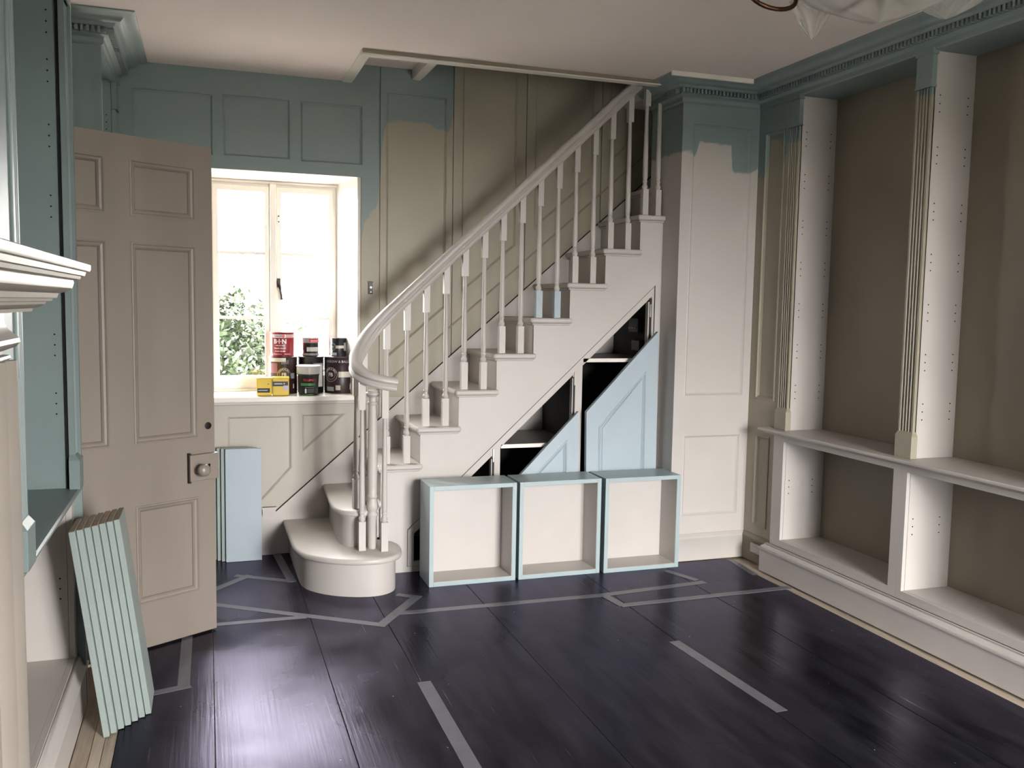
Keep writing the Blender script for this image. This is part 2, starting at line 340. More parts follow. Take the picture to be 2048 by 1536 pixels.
for k, (a, b) in enumerate(((.045, .335), (.385, .69))):
    cs = MB().plate(rect(a-.006, b+.006, .914, 2.016), [rect(a+.022, b-.02, .955, 1.985)], -.012, .012, Bk(YF)).obj('casement', WHITE, w1, bevel=.003)
    for z in (1.281, 1.643):
        MB().box(a+.02, b-.018, YF-.010, YF+.006, z-.008, z+.008).obj('glazing_bar', WHITE, cs)
    for z0, z1 in ((.955, 1.273), (1.289, 1.635), (1.651, 1.985)):
        MB().box(a+.022, b-.02, YF+.001, YF+.004, z0, z1).obj('pane', GLASS, cs)
st = MB().box(.384, .398, 5.275, 5.293, 1.455, 1.505).box(.386, .396, 5.262, 5.275, 1.465, 1.480)
st.sweep([(.391, 5.262, 1.47), (.396, 5.255, 1.44), (.402, 5.255, 1.41), (.404, 5.258, 1.385)], [(-.006, -.004), (.006, -.004), (.006, .004), (-.006, .004)], upv=(0, 1, 0))
st.obj('casement_fastener', IRON, w1, label='black casement fastener handle')
ct = MB().box(.385, .398, 5.285, 5.293, 1.815, 1.86).obj('casement_catch', STEEL, w1)
for z in (1.822, 1.853): MB().lathe([(.004, 0), (.004, .003)], (.3915, 5.285, z), 8, Matrix.Rotation(math.pi/2, 3, 'X')).obj('screw', IRON, ct)
# hook plate on the wall beside the window
hp = MB().box(.847, .871, 4.983, 4.990, 1.425, 1.495).obj('wall_plate', IRON, bevel=.001)
tag(hp, 'small dark metal fixing plate on the wall right of the window', 'wall plate')
MB().lathe([(.0085, 0), (.0085, .006), (.004, .007)], (.860, 4.983, 1.462), 12, Matrix.Rotation(math.pi/2, 3, 'X')).obj('pivot', STEEL, hp)
MB().lathe([(.003, 0), (.003, .003)], (.861, 4.983, 1.436), 8, Matrix.Rotation(math.pi/2, 3, 'X')).obj('screw', STEEL, hp)
MB().box(.843, .874, 4.981, 4.987, 1.488, 1.492).obj('clip', IRON, hp)

# ------------------------------------------------------------------ pillar
PX0 = 2.368
pl = thing('panelled_pillar', 'cream panelled pillar at the top of the stairs with brushed blue paint along its upper part', 'pillar', (2.6, 4.3, 0))
MB().box(PX0+.004, RW+.2, PY, 4.62, 0, 2.66).obj('core', M_PILLAR, pl)
pp = [rect(2.430, 2.790, .905, 2.345), rect(2.436, 2.782, .245, .692)]
MB().plate(rect(PX0, RW, 0, H), pp, 0, .010, Bk(PY)).obj('panel_frame', M_PILLAR, pl)
for p in pp: ring(list(p), Bk(PY), .016, .008).obj('panel_moulding', M_PILLAR, pl)
sk = [(.014, 0), (.014, .118), (.019, .124), (.019, .132), (.010, .142), (.004, .148)]
bp_ = MB().run([(PX0, 4.45), (PX0, PY-.010), (RW, PY-.010)][::-1][::-1], [(q[0], q[1]) for q in sk]).obj('plinth', CREAM, pl, smooth=40)

# ------------------------------------------------------------------ right wall
rw = MB().box(RW+.22, RW+.30, YB, 5.2, 0, H).obj('wall_right', CREAM_OLD_SHADE); struct(rw)
rp = [rect(4.035, 4.205, .895, 2.31), rect(4.06, 4.19, .20, .70)]
MB().plate(rect(3.995, PY+.02, 0, H), [], -.03, 0, Rt(RW)).obj('wall_return', M_RWALL, rw)
MB().plate(rect(3.995, PY-.001, 0, H), rp, 0, .010, Rt(RW)).obj('panel_frame', M_RWALL, rw)
for p in rp: ring(list(p), Rt(RW), .020, .013).obj('panel_moulding', M_RWALL, rw)
b2 = MB().run([(RW-.010, PY-.005), (RW-.010, 4.0)], sk).obj('baseboard_right', CREAM_OLD_SHADE, smooth=40); struct(b2)
so = MB().box(RW-.034, RW-.024, 4.075, 4.165, .055, .105).obj('blank_socket_plate', CREAM, bevel=.002); tag(so, 'small rectangular cover plate on the skirting beside the pillar', 'cover plate')

# ------------------------------------------------------------------ cornices
CP = [(.006, 2.445), (.008, 2.447), (.012, 2.452), (.013, 2.470), (.020, 2.477), (.032, 2.482), (.032, 2.485), (.032, 2.509), (.054, 2.510), (.060, 2.515), (.064, 2.522), (.082, 2.524), (.090, 2.530), (.100, 2.542), (.122, 2.548), (.140, 2.552), (.145, 2.556), (.145, 2.5595)]
c2 = MB().run([(PX0, 4.60), (PX0, PY-.010), (RW-.010, PY-.010), (RW-.010, YB+.05)], CP).obj('trim_2', BLUE, smooth=35); struct(c2, 'blue dentil cornice over the pillar and the right bookcases')
MB().box(PX0-.152, RW-.157, PY-.163, PY-.150, H-.024, H-.001).obj('unpainted_lip', WHITE, c2)
dm = None
def dentils(par, pts):
    global dm
    for (x, y, ax) in pts:
        if dm is None:
            o = MB().box(-.0058, .0058, -.021, .002, -.011, .011).obj('dentil', BLUE, par); dm = o.data; 
        else:
            o = bpy.data.objects.new('dentil', dm); COL.objects.link(o); o.parent = par
        o.location = (x, y, 2.497); o.rotation_euler = (0, 0, {'-Y': 0, '-X': -math.pi/2, '+X': math.pi/2}[ax])
dentils(c2, [(PX0-.03+.0215*k, PY-.010-.034, '-Y') for k in range(23) if PX0-.03+.0215*k < RW-.07])
dentils(c2, [(RW-.010-.034, PY-.075-.0215*k, '-X') for k in range(150)])
dentils(c2, [(PX0-.034, PY-.02+.0215*k, '-X') for k in range(6)])
LX = -.40
c3 = MB().run([(LX, YB+.05), (LX, 3.28), (-.65, 3.28), (-.65, 4.28), (-.41, 4.28), (-.41, 4.985)], CP).obj('trim_3', BLUE, smooth=35); struct(c3, 'blue dentil cornice along the left wall and around the corner bookcase')
dentils(c3, [(-.41+.034, 4.28-.02+.0215*k, '+X') for k in range(34)])
dentils(c3, [(-.39-.0215*k, 4.28-.034, '-Y') for k in range(11)])
dentils(c3, [(LX+.034, 3.25-.0215*k, '+X') for k in range(90)])

# ------------------------------------------------------------------ fluted pilaster
def pilaster(par, y0, y1, xf, sgn, m, z0, cap=True, capm=None):
    """face towards -X (sgn=-1) or +X (sgn=1); grooves are real"""
    w_ = y1-y0; n = 4; pts = [(y0, 0), (y0, .018)]
    gw = w_*.085; gp = w_*.60/(n-1) if n > 1 else 0
    for k in range(n):
        cc = y0+w_*.2+gp*k
        pts += [(cc-gw, .018), (cc-gw*.6, .0125), (cc, .011), (cc+gw*.6, .0125), (cc+gw, .018)]
    pts += [(y1, .018), (y1, 0)]
    v = [(xf+sgn*d, y, z) for z in (z0+.11, 2.30) for y, d in pts]; k = len(pts)
    f = [tuple(range(k)), tuple(reversed(range(k, 2*k)))]+[(i, (i+1) % k, (i+1) % k+k, i+k) for i in range(k)]
    p = MB().add(v, f).obj('pilaster', m, par)
    b = MB().box(xf, xf+sgn*.032, y0-.012, y1+.0, z0, z0+.095)
    a, c_ = xf+sgn*.032, xf+sgn*.018
    b.add([(xf, y0-.012, z0+.095), (a, y0-.012, z0+.095), (a, y1, z0+.095), (xf, y1, z0+.095), (xf, y0, z0+.112), (c_, y0, z0+.112), (c_, y1, z0+.112), (xf, y1, z0+.112)],
          [(0, 1, 2, 3), (4, 5, 6, 7), (0, 1, 5, 4), (1, 2, 6, 5), (2, 3, 7, 6), (3, 0, 4, 7)])
    b.obj('base_block', m, p, bevel=.001)
    MB().box(xf, xf+sgn*.024, y0-.004, y1, 2.30, 2.43).box(xf, xf+sgn*.034, y0-.012, y1, 2.43, 2.455).box(xf, xf+sgn*.029, y0-.008, y1, 2.30, 2.310).obj('capital', capm or m, p, bevel=.001)
    return p
def pins(par, xs, y, sgn, groups, r=.0028):
    mb = MB()
    for x in xs:
        for g in groups:
            for k in range(3):
                mb.lathe([(r, 0), (r, .0015)], (x, y, g-.034*k), 8, Matrix.Rotation(math.pi/2*sgn, 3, 'X'))
    return mb.obj('shelf_pin_holes', HOLE, par, kind='stuff')
# right bookcase bays : (y_far, y_near) of each niche
bays = [(3.915, 3.125, 'tall open bookcase bay nearest the pillar, cream and dusty olive inside'),
        (3.040, 2.250, 'tall open bookcase bay cut by the right edge of the photo'),
        (2.165, 1.375, 'tall open bookcase bay nearest the camera on the right wall')]
G = [2.27, 2.06, 1.83, 1.62, 1.41, 1.20, .99]
for i, (yf, yn, lab) in enumerate(bays):
    bc = thing('bookcase', lab, 'bookcase', (RW+.1, (yf+yn)/2, WT))
    MB().box(3.052, 3.063, yn-.042, yf+.042, WT, 2.452).obj('back_panel', CREAM_OLD_SHADE, bc)
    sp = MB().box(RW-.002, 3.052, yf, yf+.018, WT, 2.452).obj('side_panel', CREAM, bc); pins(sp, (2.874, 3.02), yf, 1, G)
    MB().box(RW-.002, 3.052, yn-.018, yn, WT, 2.452).obj('side_panel', CREAM_OLD_SHADE, bc)
    MB().box(RW-.002, 3.06, yn-.042, yf+.042, 2.452, 2.47).obj('top_panel', CREAM_OLD_SHADE, bc)
    pilaster(bc, yf+.0, yf+.085, RW+.003, -1, M_PIL, WT, capm=BLUE)
pb = pilaster(bc, 1.29, 1.375, RW+.003, -1, M_PIL, WT, capm=BLUE)
# fascia above the bays
MB().box(RW-.012, 3.07, YB+.1, 4.0, 2.445, H).obj('cornice_board', BLUE, c2)
# base cabinets
XB = 2.800
cab = [(3.890, 3.105, 'low open base cabinet nearest the pillar, dark inside'), (3.025, 2.235, 'low open base cabinet cut by the right edge of the photo'), (2.155, 1.365, 'low open base cabinet nearest the camera on the right')]
for i, (yf, yn, lab) in enumerate(cab):
    bc = thing('base_cabinet', lab, 'cabinet', (XB+.1, (yf+yn)/2, 0))
    yl, yr = (3.975 if i == 0 else yf+.040), (yn-.040)
    MB().plate(rect(yr, yl, .150, .728), [rect(yn, yf, .188, .703)], -.018, 0, Rt(XB)).obj('face_frame', CREAM, bc, bevel=.001)
    sp = MB().box(XB+.0185, 3.05, yf-.001, yf+.018, .17, .728).obj('side_panel', CREAM, bc); pins(sp, (2.842, 2.985), yf-.001, 1, [.50])
    MB().box(XB+.0185, 3.05, yn-.018, yn+.001, .17, .728).obj('side_panel', CREAM, bc)
    MB().box(XB+.0185, 3.05, yn+.002, yf-.002, .170, .189).obj('bottom_panel', CREAM, bc)
    MB().box(3.05, 3.063, yn-.039, yf+.039, .15, .727).obj('back_panel', CREAM_OLD_SHADE, bc)
    MB().box(XB+.01, 3.05, yr, yl, 0, .15).obj('carcass_base', CREAM_OLD_SHADE, bc)
    if i == 0: MB().box(XB+.001, 3.05, 3.955, 3.975, 0, .728).obj('end_panel', CREAM, bc)
wt = MB().run([(3.06, 4.035), (2.800, 4.035), (2.800, YB+.1)], [(.0, .728), (.010, .729), (.016, .735), (.018, .738), (.030, .739), (.036, .744), (.037, .752), (.033, .757)]).box(2.799, 3.06, YB+.1, 4.034, .729, WT-.0005).obj('worktop', CREAM, smooth=40)
tag(wt, 'long cream moulded worktop over the low cabinets on the right', 'worktop')
b3 = MB().run([(2.80, 3.99), (2.785, 3.99), (2.785, YB+.1)], [(.020, 0), (.020, .116), (.027, .119), (.027, .126), (.018, .128), (.016, .134), (.006, .141), (.001, .148), (-.008, .151)]).obj('plinth_board', CREAM, smooth=40)
tag(b3, 'long cream moulded plinth board along the foot of the right cabinets', 'plinth')

# ------------------------------------------------------------------ left wall, corner bookcase, alcove, chimney breast
lw = MB().plate(rect(YB, 5.2, 0, H), [rect(3.49, 4.262, -.001, 2.02), rect(2.335, 3.20, .0, 2.45)], -.06, 0, Lf(-.655)).obj('wall_left', BLUE); struct(lw)
MB().box(-.75, -.735, 2.2, 3.3, 0, 2.5).obj('alcove_back', BLUE, lw)
MB().box(-1.6, -1.55, 3.3, 4.5, 0, 2.2).box(-1.6, -.72, 3.3, 3.34, 0, 2.2).box(-1.6, -.72, 4.4, 4.44, 0, 2.2).box(-1.6, -.70, 3.3, 4.44, 2.15, 2.2).box(-1.6, -.6, 3.3, 4.44, -.05, 0).obj('hallway', CREAM_OLD_SHADE, lw)
MB().plate([(3.43, 0), (3.49, 0), (3.49, 2.0), (4.262, 2.0), (4.262, 0), (4.279, 0), (4.279, 2.06), (3.43, 2.06)], [], 0, .018, Lf(-.655)).obj('architrave', CREAM, lw)
# corner bookcase beside the window (front face X=-.41, face at Y=4.28)
cb = thing('corner_bookcase', 'blue bookcase in the far left corner beside the window with a dentil cornice', 'bookcase', (-.53, 4.65, 0))
MB().box(-.654, -.41, 4.280, 4.300, 0, 2.445).obj('end_panel', BLUE, cb)
MB().box(-.436, -.409, 4.274, 4.283, .0, 2.445).obj('edge_strip', BLUE, cb)
sp = MB().box(-.64, -.43, 4.905, 4.925, WT, 2.445).obj('side_panel', BLUE, cb); pins(sp, (-.452,), 4.905, 1, G)
MB().box(-.655, -.64, 4.30, 4.92, 0, 2.445).obj('back_panel', BLUE, cb)
pilaster(cb, 4.905, 4.985, -.428, 1, BLUE, WT)
MB().box(-.436, -.409, 4.283, 4.988, 2.43, 2.50).box(-.64, -.43, 4.30, 4.99, 2.44, 2.455).obj('top_rail', BLUE, cb)
MB().box(-.66, -.39, 4.285, 4.985, .73, WT).obj('worktop', CREAM, cb)
MB().box(-.66, -.405, 4.285, 4.985, 0, .73).obj('base', CREAM, cb)
# alcove bookcase on the near left
ab = thing('alcove_bookcase', 'blue open bookcase in the alcove left of the open door', 'bookcase', (-.55, 2.76, WT))
sp = MB().box(-.735, -.437, 3.215, 3.235, WT, 2.46).obj('side_panel', BLUE, ab); pins(sp, (-.463, -.60), 3.215, 1, [2.27, 2.12, 1.92, 1.70, 1.47, 1.26, 1.07])
MB().box(-.735, -.42, 2.31, 2.33, WT, 2.46).obj('side_panel', BLUE, ab)
MB().box(-.735, -.42, 2.25, 3.28, 2.45, 2.47).obj('top_panel', BLUE, ab)
MB().box(-.738, -.724, 2.3, 3.25, WT, 2.46).obj('back_panel', BLUE, ab)
MB().box(-.66, -.400, 3.26, 3.28, 0, 2.46).obj('end_panel', BLUE, ab)
pilaster(ab, 3.200, 3.280, -.428, 1, BLUE, WT)
pilaster(ab, 2.250, 2.335, -.420, 1, BLUE, WT)
MB().box(-.437, -.4285, 3.206, 3.214, WT, 2.46).obj('shadow_gap', HOLE, ab)
wl = MB().box(-.735, -.424, 2.20, 3.2835, .731, WT-.0005).run([(-.425, 2.20), (-.425, 3.284)], [(.0, .733), (.012, .735), (.020, .739), (.026, .744), (.027, .752), (.022, .757)]).obj('worktop', BLUE, smooth=40)
tag(wl, 'blue worktop of the alcove cabinet left of the open door', 'worktop')
bl = thing('base_cabinet', 'low open cream cabinet under the blue worktop at left', 'cabinet', (-.55, 2.76, 0))
MB().plate(rect(2.20, 3.28, .150, .730), [rect(2.335, 3.205, .188, .705)], -.018, 0, Lf(-.425)).obj('face_frame', CREAM, bl, bevel=.001)
sp = MB().box(-.72, -.4435, 3.204, 3.223, .17, .73).obj('side_panel', CREAM, bl); pins(sp, (-.465,), 3.204, 1, [.46])
MB().box(-.72, -.4435, 2.317, 2.336, .17, .73).obj('side_panel', CREAM, bl)
MB().box(-.72, -.4435, 2.337, 3.203, .170, .189).obj('bottom_panel', CREAM, bl)
MB().box(-.735, -.72, 2.3, 3.25, .1, .73).obj('back_panel', CREAM_OLD_SHADE, bl)
MB().box(-.655, -.43, 3.26, 3.28, 0, .73).obj('end_panel', CREAM, bl)
b4 = MB().run([(-.425, 2.256), (-.425, 3.282), (-.65, 3.282)], [(.024, 0), (.024, .125), (.028, .128), (.028, .134), (.020, .140), (.014, .150), (.010, .166), (.000, .178), (-.01, .182)]).obj('plinth_board', CREAM, smooth=40)
tag(b4, 'cream moulded plinth board at the foot of the left alcove cabinet', 'plinth')
# chimney breast + over-mantel
cbz = MB().plate(rect(YB, 2.25, 0, H), [rect(.45, 1.45, -.001, .95)], -.24, -.010, Lf(LX)).obj('chimney_breast', BLUE); struct(cbz)
cbz.name = 'wall_chimney'
op = [rect(.3, 1.9, 1.62, 2.35)]
MB().plate(rect(YB, 2.249, .0, 2.445), op+[rect(.45, 1.45, .0005, .95)], -.010, .0, Lf(LX)).obj('panel_frame', BLUE, cbz)
ring(list(op[0]), Lf(LX), .03, .012, -.010).obj('panel_moulding', BLUE, cbz)
MB().box(LX-.001, LX+.006, 2.225, 2.245, 1.2, 2.445).obj('corner_bead', BLUE, cbz, bevel=.002)
MB().box(-.78, -.62, .4, 1.5, 0, 1.0).obj('fire_back', DARKB, cbz)

fp = thing('fireplace_surround', 'cream moulded fireplace surround with a deep mantel shelf at the left edge', 'fireplace', (LX, 1.2, 0))
Y0 = 1.82
def mrun(prof, name, m=CREAM_DOOR_DIM): return MB().run([(LX, .12), (LX, Y0), (LX-.05, Y0)], prof).obj(name, m, fp, smooth=35)
ms_m = mat('mantel_paint', (.34, .305, .265), .4, var=.05, scale=4)
mrun([(.088, 1.352), (.090, 1.358), (.098, 1.360), (.108, 1.366), (.110, 1.371), (.118, 1.372), (.120, 1.377), (.126, 1.378), (.128, 1.384), (.129, 1.387), (.140, 1.390), (.150, 1.397), (.153, 1.408), (.152, 1.413), (.163, 1.415), (.165, 1.421), (.171, 1.422), (.173, 1.430), (.179, 1.431), (.181, 1.4355), (.181, 1.444), (.178, 1.446)], 'mantel_shelf', ms_m)
mrun([(.030, 1.262), (.052, 1.262), (.056, 1.266), (.055, 1.271), (.045, 1.273), (.045, 1.279), (.052, 1.282), (.064, 1.287), (.070, 1.295), (.069, 1.303), (.062, 1.310), (.053, 1.320), (.048, 1.333), (.048, 1.346), (.048, 1.352)], 'frieze', ms_m)
for ya, yb in ((1.50, 1.886), (.12, .44)):
    # jamb : flat slip + outer moulded band
    MB().box(LX, LX+.030, ya, yb-.16, 0, 1.262).obj('slip', ms_m, fp)
    pr = [(yb-.155, 0), (yb-.155, .036), (yb-.145, .042), (yb-.135, .036), (yb-.11, .040), (yb-.10, .052), (yb-.075, .060), (yb-.055, .052), (yb-.045, .056), (yb-.03, .066), (yb-.012, .067), (yb-.002, .060), (yb, .045), (yb, 0)]
    v = [(LX+d, y, z) for z in (0, 1.262) for y, d in pr]; k = len(pr)
    MB().add(v, [tuple(range(k)), tuple(reversed(range(k, 2*k)))]+[(i, (i+1) % k, (i+1) % k+k, i+k) for i in range(k)]).obj('jamb_moulding', ms_m, fp, smooth=35)
MB().box(LX, LX+.030, .44, 1.50, .96, 1.262).obj('header', ms_m, fp)

# rear wall (behind the camera) with the glazed opening that lights the room
rwl = MB().plate(rect(-.9, 3.3, 0, H), [rect(*REAR)], 0, .10, lambda u, v, d: (u, YB-d, v)).obj('wall_rear', CREAM); struct(rwl)
w2 = MB().plate(rect(REAR[0], REAR[1], REAR[2], REAR[3]), [rect(REAR[0]+.05+k*.60, REAR[0]+.05+k*.60+.55, REAR[2]+.08, REAR[3]-.06) for k in range(2)], .02, .07, lambda u, v, d: (u, YB-d, v)).obj('window_2', WHITE); struct(w2)
for k in range(2):
    a = REAR[0]+.05+k*.60
    MB().box(a, a+.55, YB-.047, YB-.043, REAR[2]+.08, REAR[3]-.06).obj('pane', GLASS, w2)

# ------------------------------------------------------------------ staircase
sc = thing('staircase', 'cream cut-string staircase with curved bottom step and turned balusters', 'staircase', (1.4, 4.7, 0))
def off(poly, d):
    n = len(poly); out = []
    for i in range(n):
        p = Vector(poly[i]); a = (p-Vector(poly[i-1])).normalized(); b = (Vector(poly[(i+1) % n])-p).normalized()
        na = Vector((-a.y, a.x)); nb = Vector((-b.y, b.x)); m = na+nb; m /= max(.5, m.dot(na)); out.append((p.x+m.x*d, p.y+m.y*d))
    return out
def smoothp(pts, it=2):
    for _ in range(it):
        q = [pts[0]]
        for a, b in zip(pts, pts[1:]):
            q += [(a[0]*.75+b[0]*.25, a[1]*.75+b[1]*.25), (a[0]*.25+b[0]*.75, a[1]*.25+b[1]*.75)]
        pts = q+[pts[-1]]
    return pts
def bullstep(curve, z0, z1, tail):
    c_ = smoothp(curve); P = c_+tail
    ar = sum(P[i][0]*P[(i+1) % len(P)][1]-P[(i+1) % len(P)][0]*P[i][1] for i in range(len(P)))
    if ar < 0: P = P[::-1]
    ins = off(P, .030); n = len(P)
    # tread with rounded nosing
    lv = [(.012, z1-.030), (.004, z1-.028), (0, z1-.021), (0, z1-.010), (.004, z1-.003), (.010, z1)]
    v = []; f = []
    for o_, z in lv: v += [(x, y, z) for x, y in off(P, o_)]
    for i in range(len(lv)-1):
        for j in range(n): f.append((i*n+j, i*n+(j+1) % n, (i+1)*n+(j+1) % n, (i+1)*n+j))
    f += [tuple(reversed(range(n))), tuple(range((len(lv)-1)*n, len(lv)*n))]
    MB().add(v, f).obj('tread', CREAM, sc, smooth=50)
    sv = [(x, y, z) for z in (z0, z1-.030) for x, y in ins]
    MB().add(sv, [tuple(reversed(range(n))), tuple(range(n, 2*n))]+[(j, (j+1) % n, (j+1) % n+n, j+n) for j in range(n)]).obj('riser', CREAM, sc, smooth=50)
    sv = [(x, y, z) for z in (z1-.040, z1-.0295) for x, y in off(P, .021)]
    MB().add(sv, [tuple(reversed(range(n))), tuple(range(n, 2*n))]+[(j, (j+1) % n, (j+1) % n+n, j+n) for j in range(n)]).obj('scotia', CREAM, sc, smooth=50)
bullstep([(.386, 4.985), (.386, 4.49), (.392, 4.36), (.43, 4.26), (.53, 4.155), (.66, 4.095), (.78, 4.09), (.87, 4.16), (.895, 4.27), (.89, 4.37), (.84, 4.425), (.80, 4.455)], 0, ZN(1), [(.80, 4.985)])
bullstep([(.602, 4.985), (.586, 4.69), (.575, 4.45), (.590, 4.36), (.64, 4.295), (.717, 4.275), (.765, 4.31), (.782, 4.40), (.80, 4.455), (.86, 4.455)], ZN(1)-.001, ZN(2), [(.86, 4.985)])
for n in range(3, 15):
    x = XN(n); z = ZN(n)
    y0 = S-.026
    MB().box(x, x+.236, y0, 4.989, z-.028, z).obj('tread', CREAM, sc, bevel=.010)
    MB().box(x+.018, x+.226, S-.012, S+.02, z-.038, z-.028).box(x+.012, x+.026, S-.010, 4.988, z-.038, z-.028).obj('scotia', CREAM, sc, bevel=.004)
    MB().box(x+.025, x+.040, S+.005, 4.988, z-RISE, z-.028).obj('riser', CREAM, sc)
LN = lambda x: .213+(x-.965)*.9377
out = [(.825, 0), (.825, ZN(3)-.028)]
for n in range(3, 11):
    out += [(XN(n)+.025, ZN(n)-.028), (XN(n+1)+.025, ZN(n)-.028)]
out = [(.825, 0)]
for n in range(3, 11):
    out += [(XN(n)+.024, ZN(n)-.028), (XN(n+1)+.024, ZN(n)-.028)]
out[0] = (XN(3)+.024, 0)
out[-1] = (2.375, ZN(10)-.028); out += [(2.375, 0)]
hole = [(.962, .0005+.028), (2.338, .028), (2.338, LN(2.338)), (.962, LN(.962)+.012)]
MB().plate(out, [hole], -.025, 0, Bk(S)).obj('outer_string', CREAM, sc)
# wall string behind steps (against the back wall)
xs = [(.345, 0), (.345, L1(.345)), (3.0, L1(3.0)+.0), (3.0, L1(3.0)-.5), (.9, 0)]
MB().plate(xs, [], .010, .018, F5).obj('wall_string', CREAM, sc)
slope_strip(-.002, .006, .020, .33, 3.0, HOLE, 'string_joint', sc).location = (0, 0, -.004)
MB().box(.276, .345, 4.975, 4.99, 0, .262).box(.272, .350, 4.970, 4.99, .250, .262).obj('newel_block', CREAM, sc)

# handrail path
rz = lambda x: 1.500+.93*(x-1.057)
Yr = 4.497
ctrl = [(2.75, Yr, rz(2.75)), (2.3, Yr, rz(2.3)), (1.8, Yr, rz(1.8)), (1.3, Yr, rz(1.3)), (1.05, Yr, rz(1.05)), (.93, 4.495, rz(.93)), (.84, 4.488, 1.298), (.765, 4.464, 1.220), (.715, 4.422, 1.155), (.684, 4.370, 1.105), (.676, 4.318, 1.070), (.690, 4.268, 1.042), (.727, 4.230, 1.020), (.785, 4.211, 1.003), (.85, 4.211, .992)]
def catmull(P, k=8):
    P = [Vector(p) for p in P]; o = []
    for i in range(len(P)-1):
        p0 = P[max(i-1, 0)]; p1 = P[i]; p2 = P[i+1]; p3 = P[min(i+2, len(P)-1)]
        for j in range(k):
            t_ = j/k
            o.append(.5*((2*p1)+(-p0+p2)*t_+(2*p0-5*p1+4*p2-p3)*t_*t_+(-p0+3*p1-3*p2+p3)*t_**3))
    return o+[P[-1]]
rp_ = catmull(ctrl)
half = [(0, .034), (.014, .033), (.024, .028), (.030, .018), (.030, .008), (.024, .001), (.020, -.003), (.022, -.008), (.029, -.014), (.031, -.022), (.027, -.030), (.018, -.032)]
prof = half+[(-a, b) for a, b in half[1:]][::-1]
hr = MB().sweep(rp_, prof).obj('handrail', CREAM, sc, smooth=35)
def railz(x, y):
    best = min(range(len(rp_)-1), key=lambda i: (((rp_[i]+rp_[i+1])/2).xy-Vector((x, y))).length)
    a, b = rp_[best], rp_[best+1]; d = (b-a).xy; t_ = max(0, min(1, (Vector((x, y))-a.xy).dot(d)/d.length_squared))
    return (a+(b-a)*t_).z
def baluster(x, y, z0, blue=False, par=None):
    zt = railz(x, y)-.018; mb = MB(); q = .0165
    bh = .142
    mb.box(x-q, x+q, y-q, y+q, z0+.0005, z0+bh)
    zb = zt-.150
    s0 = z0+bh
    pr = [(.012, s0-.002), (.0135, s0+.004), (.0155, s0+.009), (.0165, s0+.014), (.0145, s0+.020), (.0115, s0+.025), (.0105, s0+.030), (.0105, s0+.036), (.0125, s0+.038), (.0135, s0+.042), (.0125, s0+.046), (.0110, s0+.048), (.0122, s0+.056), (.0138, s0+.075), (.0142, s0+.11)]
    pr += [(.0120, s0+.45*(zb-s0)+.05), (.0098, zb-.03), (.0095, zb+.002)]
    mb.lathe(pr, (x, y, 0), 14)
    t_ = .0150
    mb.box(x-t_, x+t_, y-t_, y+t_, zb, zt)
    o = mb.obj('baluster', CREAM, sc, smooth=40)
    if blue: MB().box(x-q-.0008, x+q+.0008, y-q-.0008, y+q+.0008, z0+.001, z0+bh+.0005).obj('base_block', BLUE_L, o, label='baluster base painted pale blue as a test patch')
    return o
for n in range(3, 12):
    baluster(XN(n)+.057, 4.488, ZN(n), n == 7); baluster(XN(n)+(.160 if n != 10 else .135), 4.488, ZN(n), n == 7)
for x, y, n in ((.735, 4.438, 2), (.683, 4.356, 2), (.697, 4.262, 1), (.798, 4.222, 1)): baluster(x, y, ZN(n))
z = ZN(1)
npf = [(.021, z), (.0225, z+.01), (.0225, z+.155), (.0255, z+.160), (.0275, z+.167), (.0255, z+.174), (.0215, z+.178), (.0215, z+.184), (.026, z+.190), (.029, z+.203), (.029, z+.214), (.025, z+.226), (.021, z+.238), (.0205, z+.246), (.025, z+.250), (.0275, z+.257), (.025, z+.264), (.0225, z+.268), (.0235, z+.30), (.0245, z+.38), (.022, z+.66), (.0205, z+.700), (.024, z+.703), (.026, z+.709), (.024, z+.715), (.019, z+.719), (.018, z+.738), (.024, z+.744), (.034, z+.752), (.034, z+.760), (.028, z+.764), (.026, z+.772)]
MB().lathe(npf, (.752, 4.287, 0), 24).obj('newel_post', CREAM, sc, smooth=45)

# under-stairs cupboard behind the spandrel
us = thing('under_stair_cupboard', 'open triangular cupboard under the stairs with shelves and dark inner boards', 'cupboard', (1.6, 4.7, 0))
FF = Bk(S)
# face frame (slightly recessed) with three openings
g = .004
outer = [(hole[0][0]+g, hole[0][1]), (hole[1][0]-g, hole[1][1]), (hole[2][0]-g, hole[2][1]-g*2), (hole[3][0]+g, hole[3][1]-g)]
LI = lambda x: LN(x)-.046
ops = [[(.998, .05), (1.412, .05), (1.412, LI(1.412)), (.998, LI(.998))],
       [(1.458, .05), (1.862, .05), (1.862, LI(1.862)), (1.458, LI(1.458))],
       [(1.917, .05), (2.318, .05), (2.318, LI(2.318)), (1.917, LI(1.917))]]
MB().plate(outer, ops, -.028, -.004, FF).obj('face_frame', CREAM, us, bevel=.0015)
for a, b in ((1.412, 1.426), (1.862, 1.880)):
    MB().box(a-.001, a+.012, S+.0, S+.0035, .05, LI(a)-.01).obj('hinge_slot', DARKB, us)
    MB().box(a-.006, a-.001, S-.002, S+.03, .05, LI(a)-.015).obj('lipping', CREAM, us)
MB().box(2.296, 2.303, S-.001, S+.03, .05, LI(2.3)-.01).obj('lipping', CREAM, us)
MB().box(2.303, 2.319, S+.0, S+.0035, .05, LI(2.31)).obj('hinge_slot', DARKB, us)
for x, z_ in ((2.310, 1.36), (1.418, .59), (1.870, .99)):
    MB().box(x-.003, x+.004, S-.004, S+.002, z_-.035, z_+.035).obj('hinge', STEEL, us, bevel=.001)
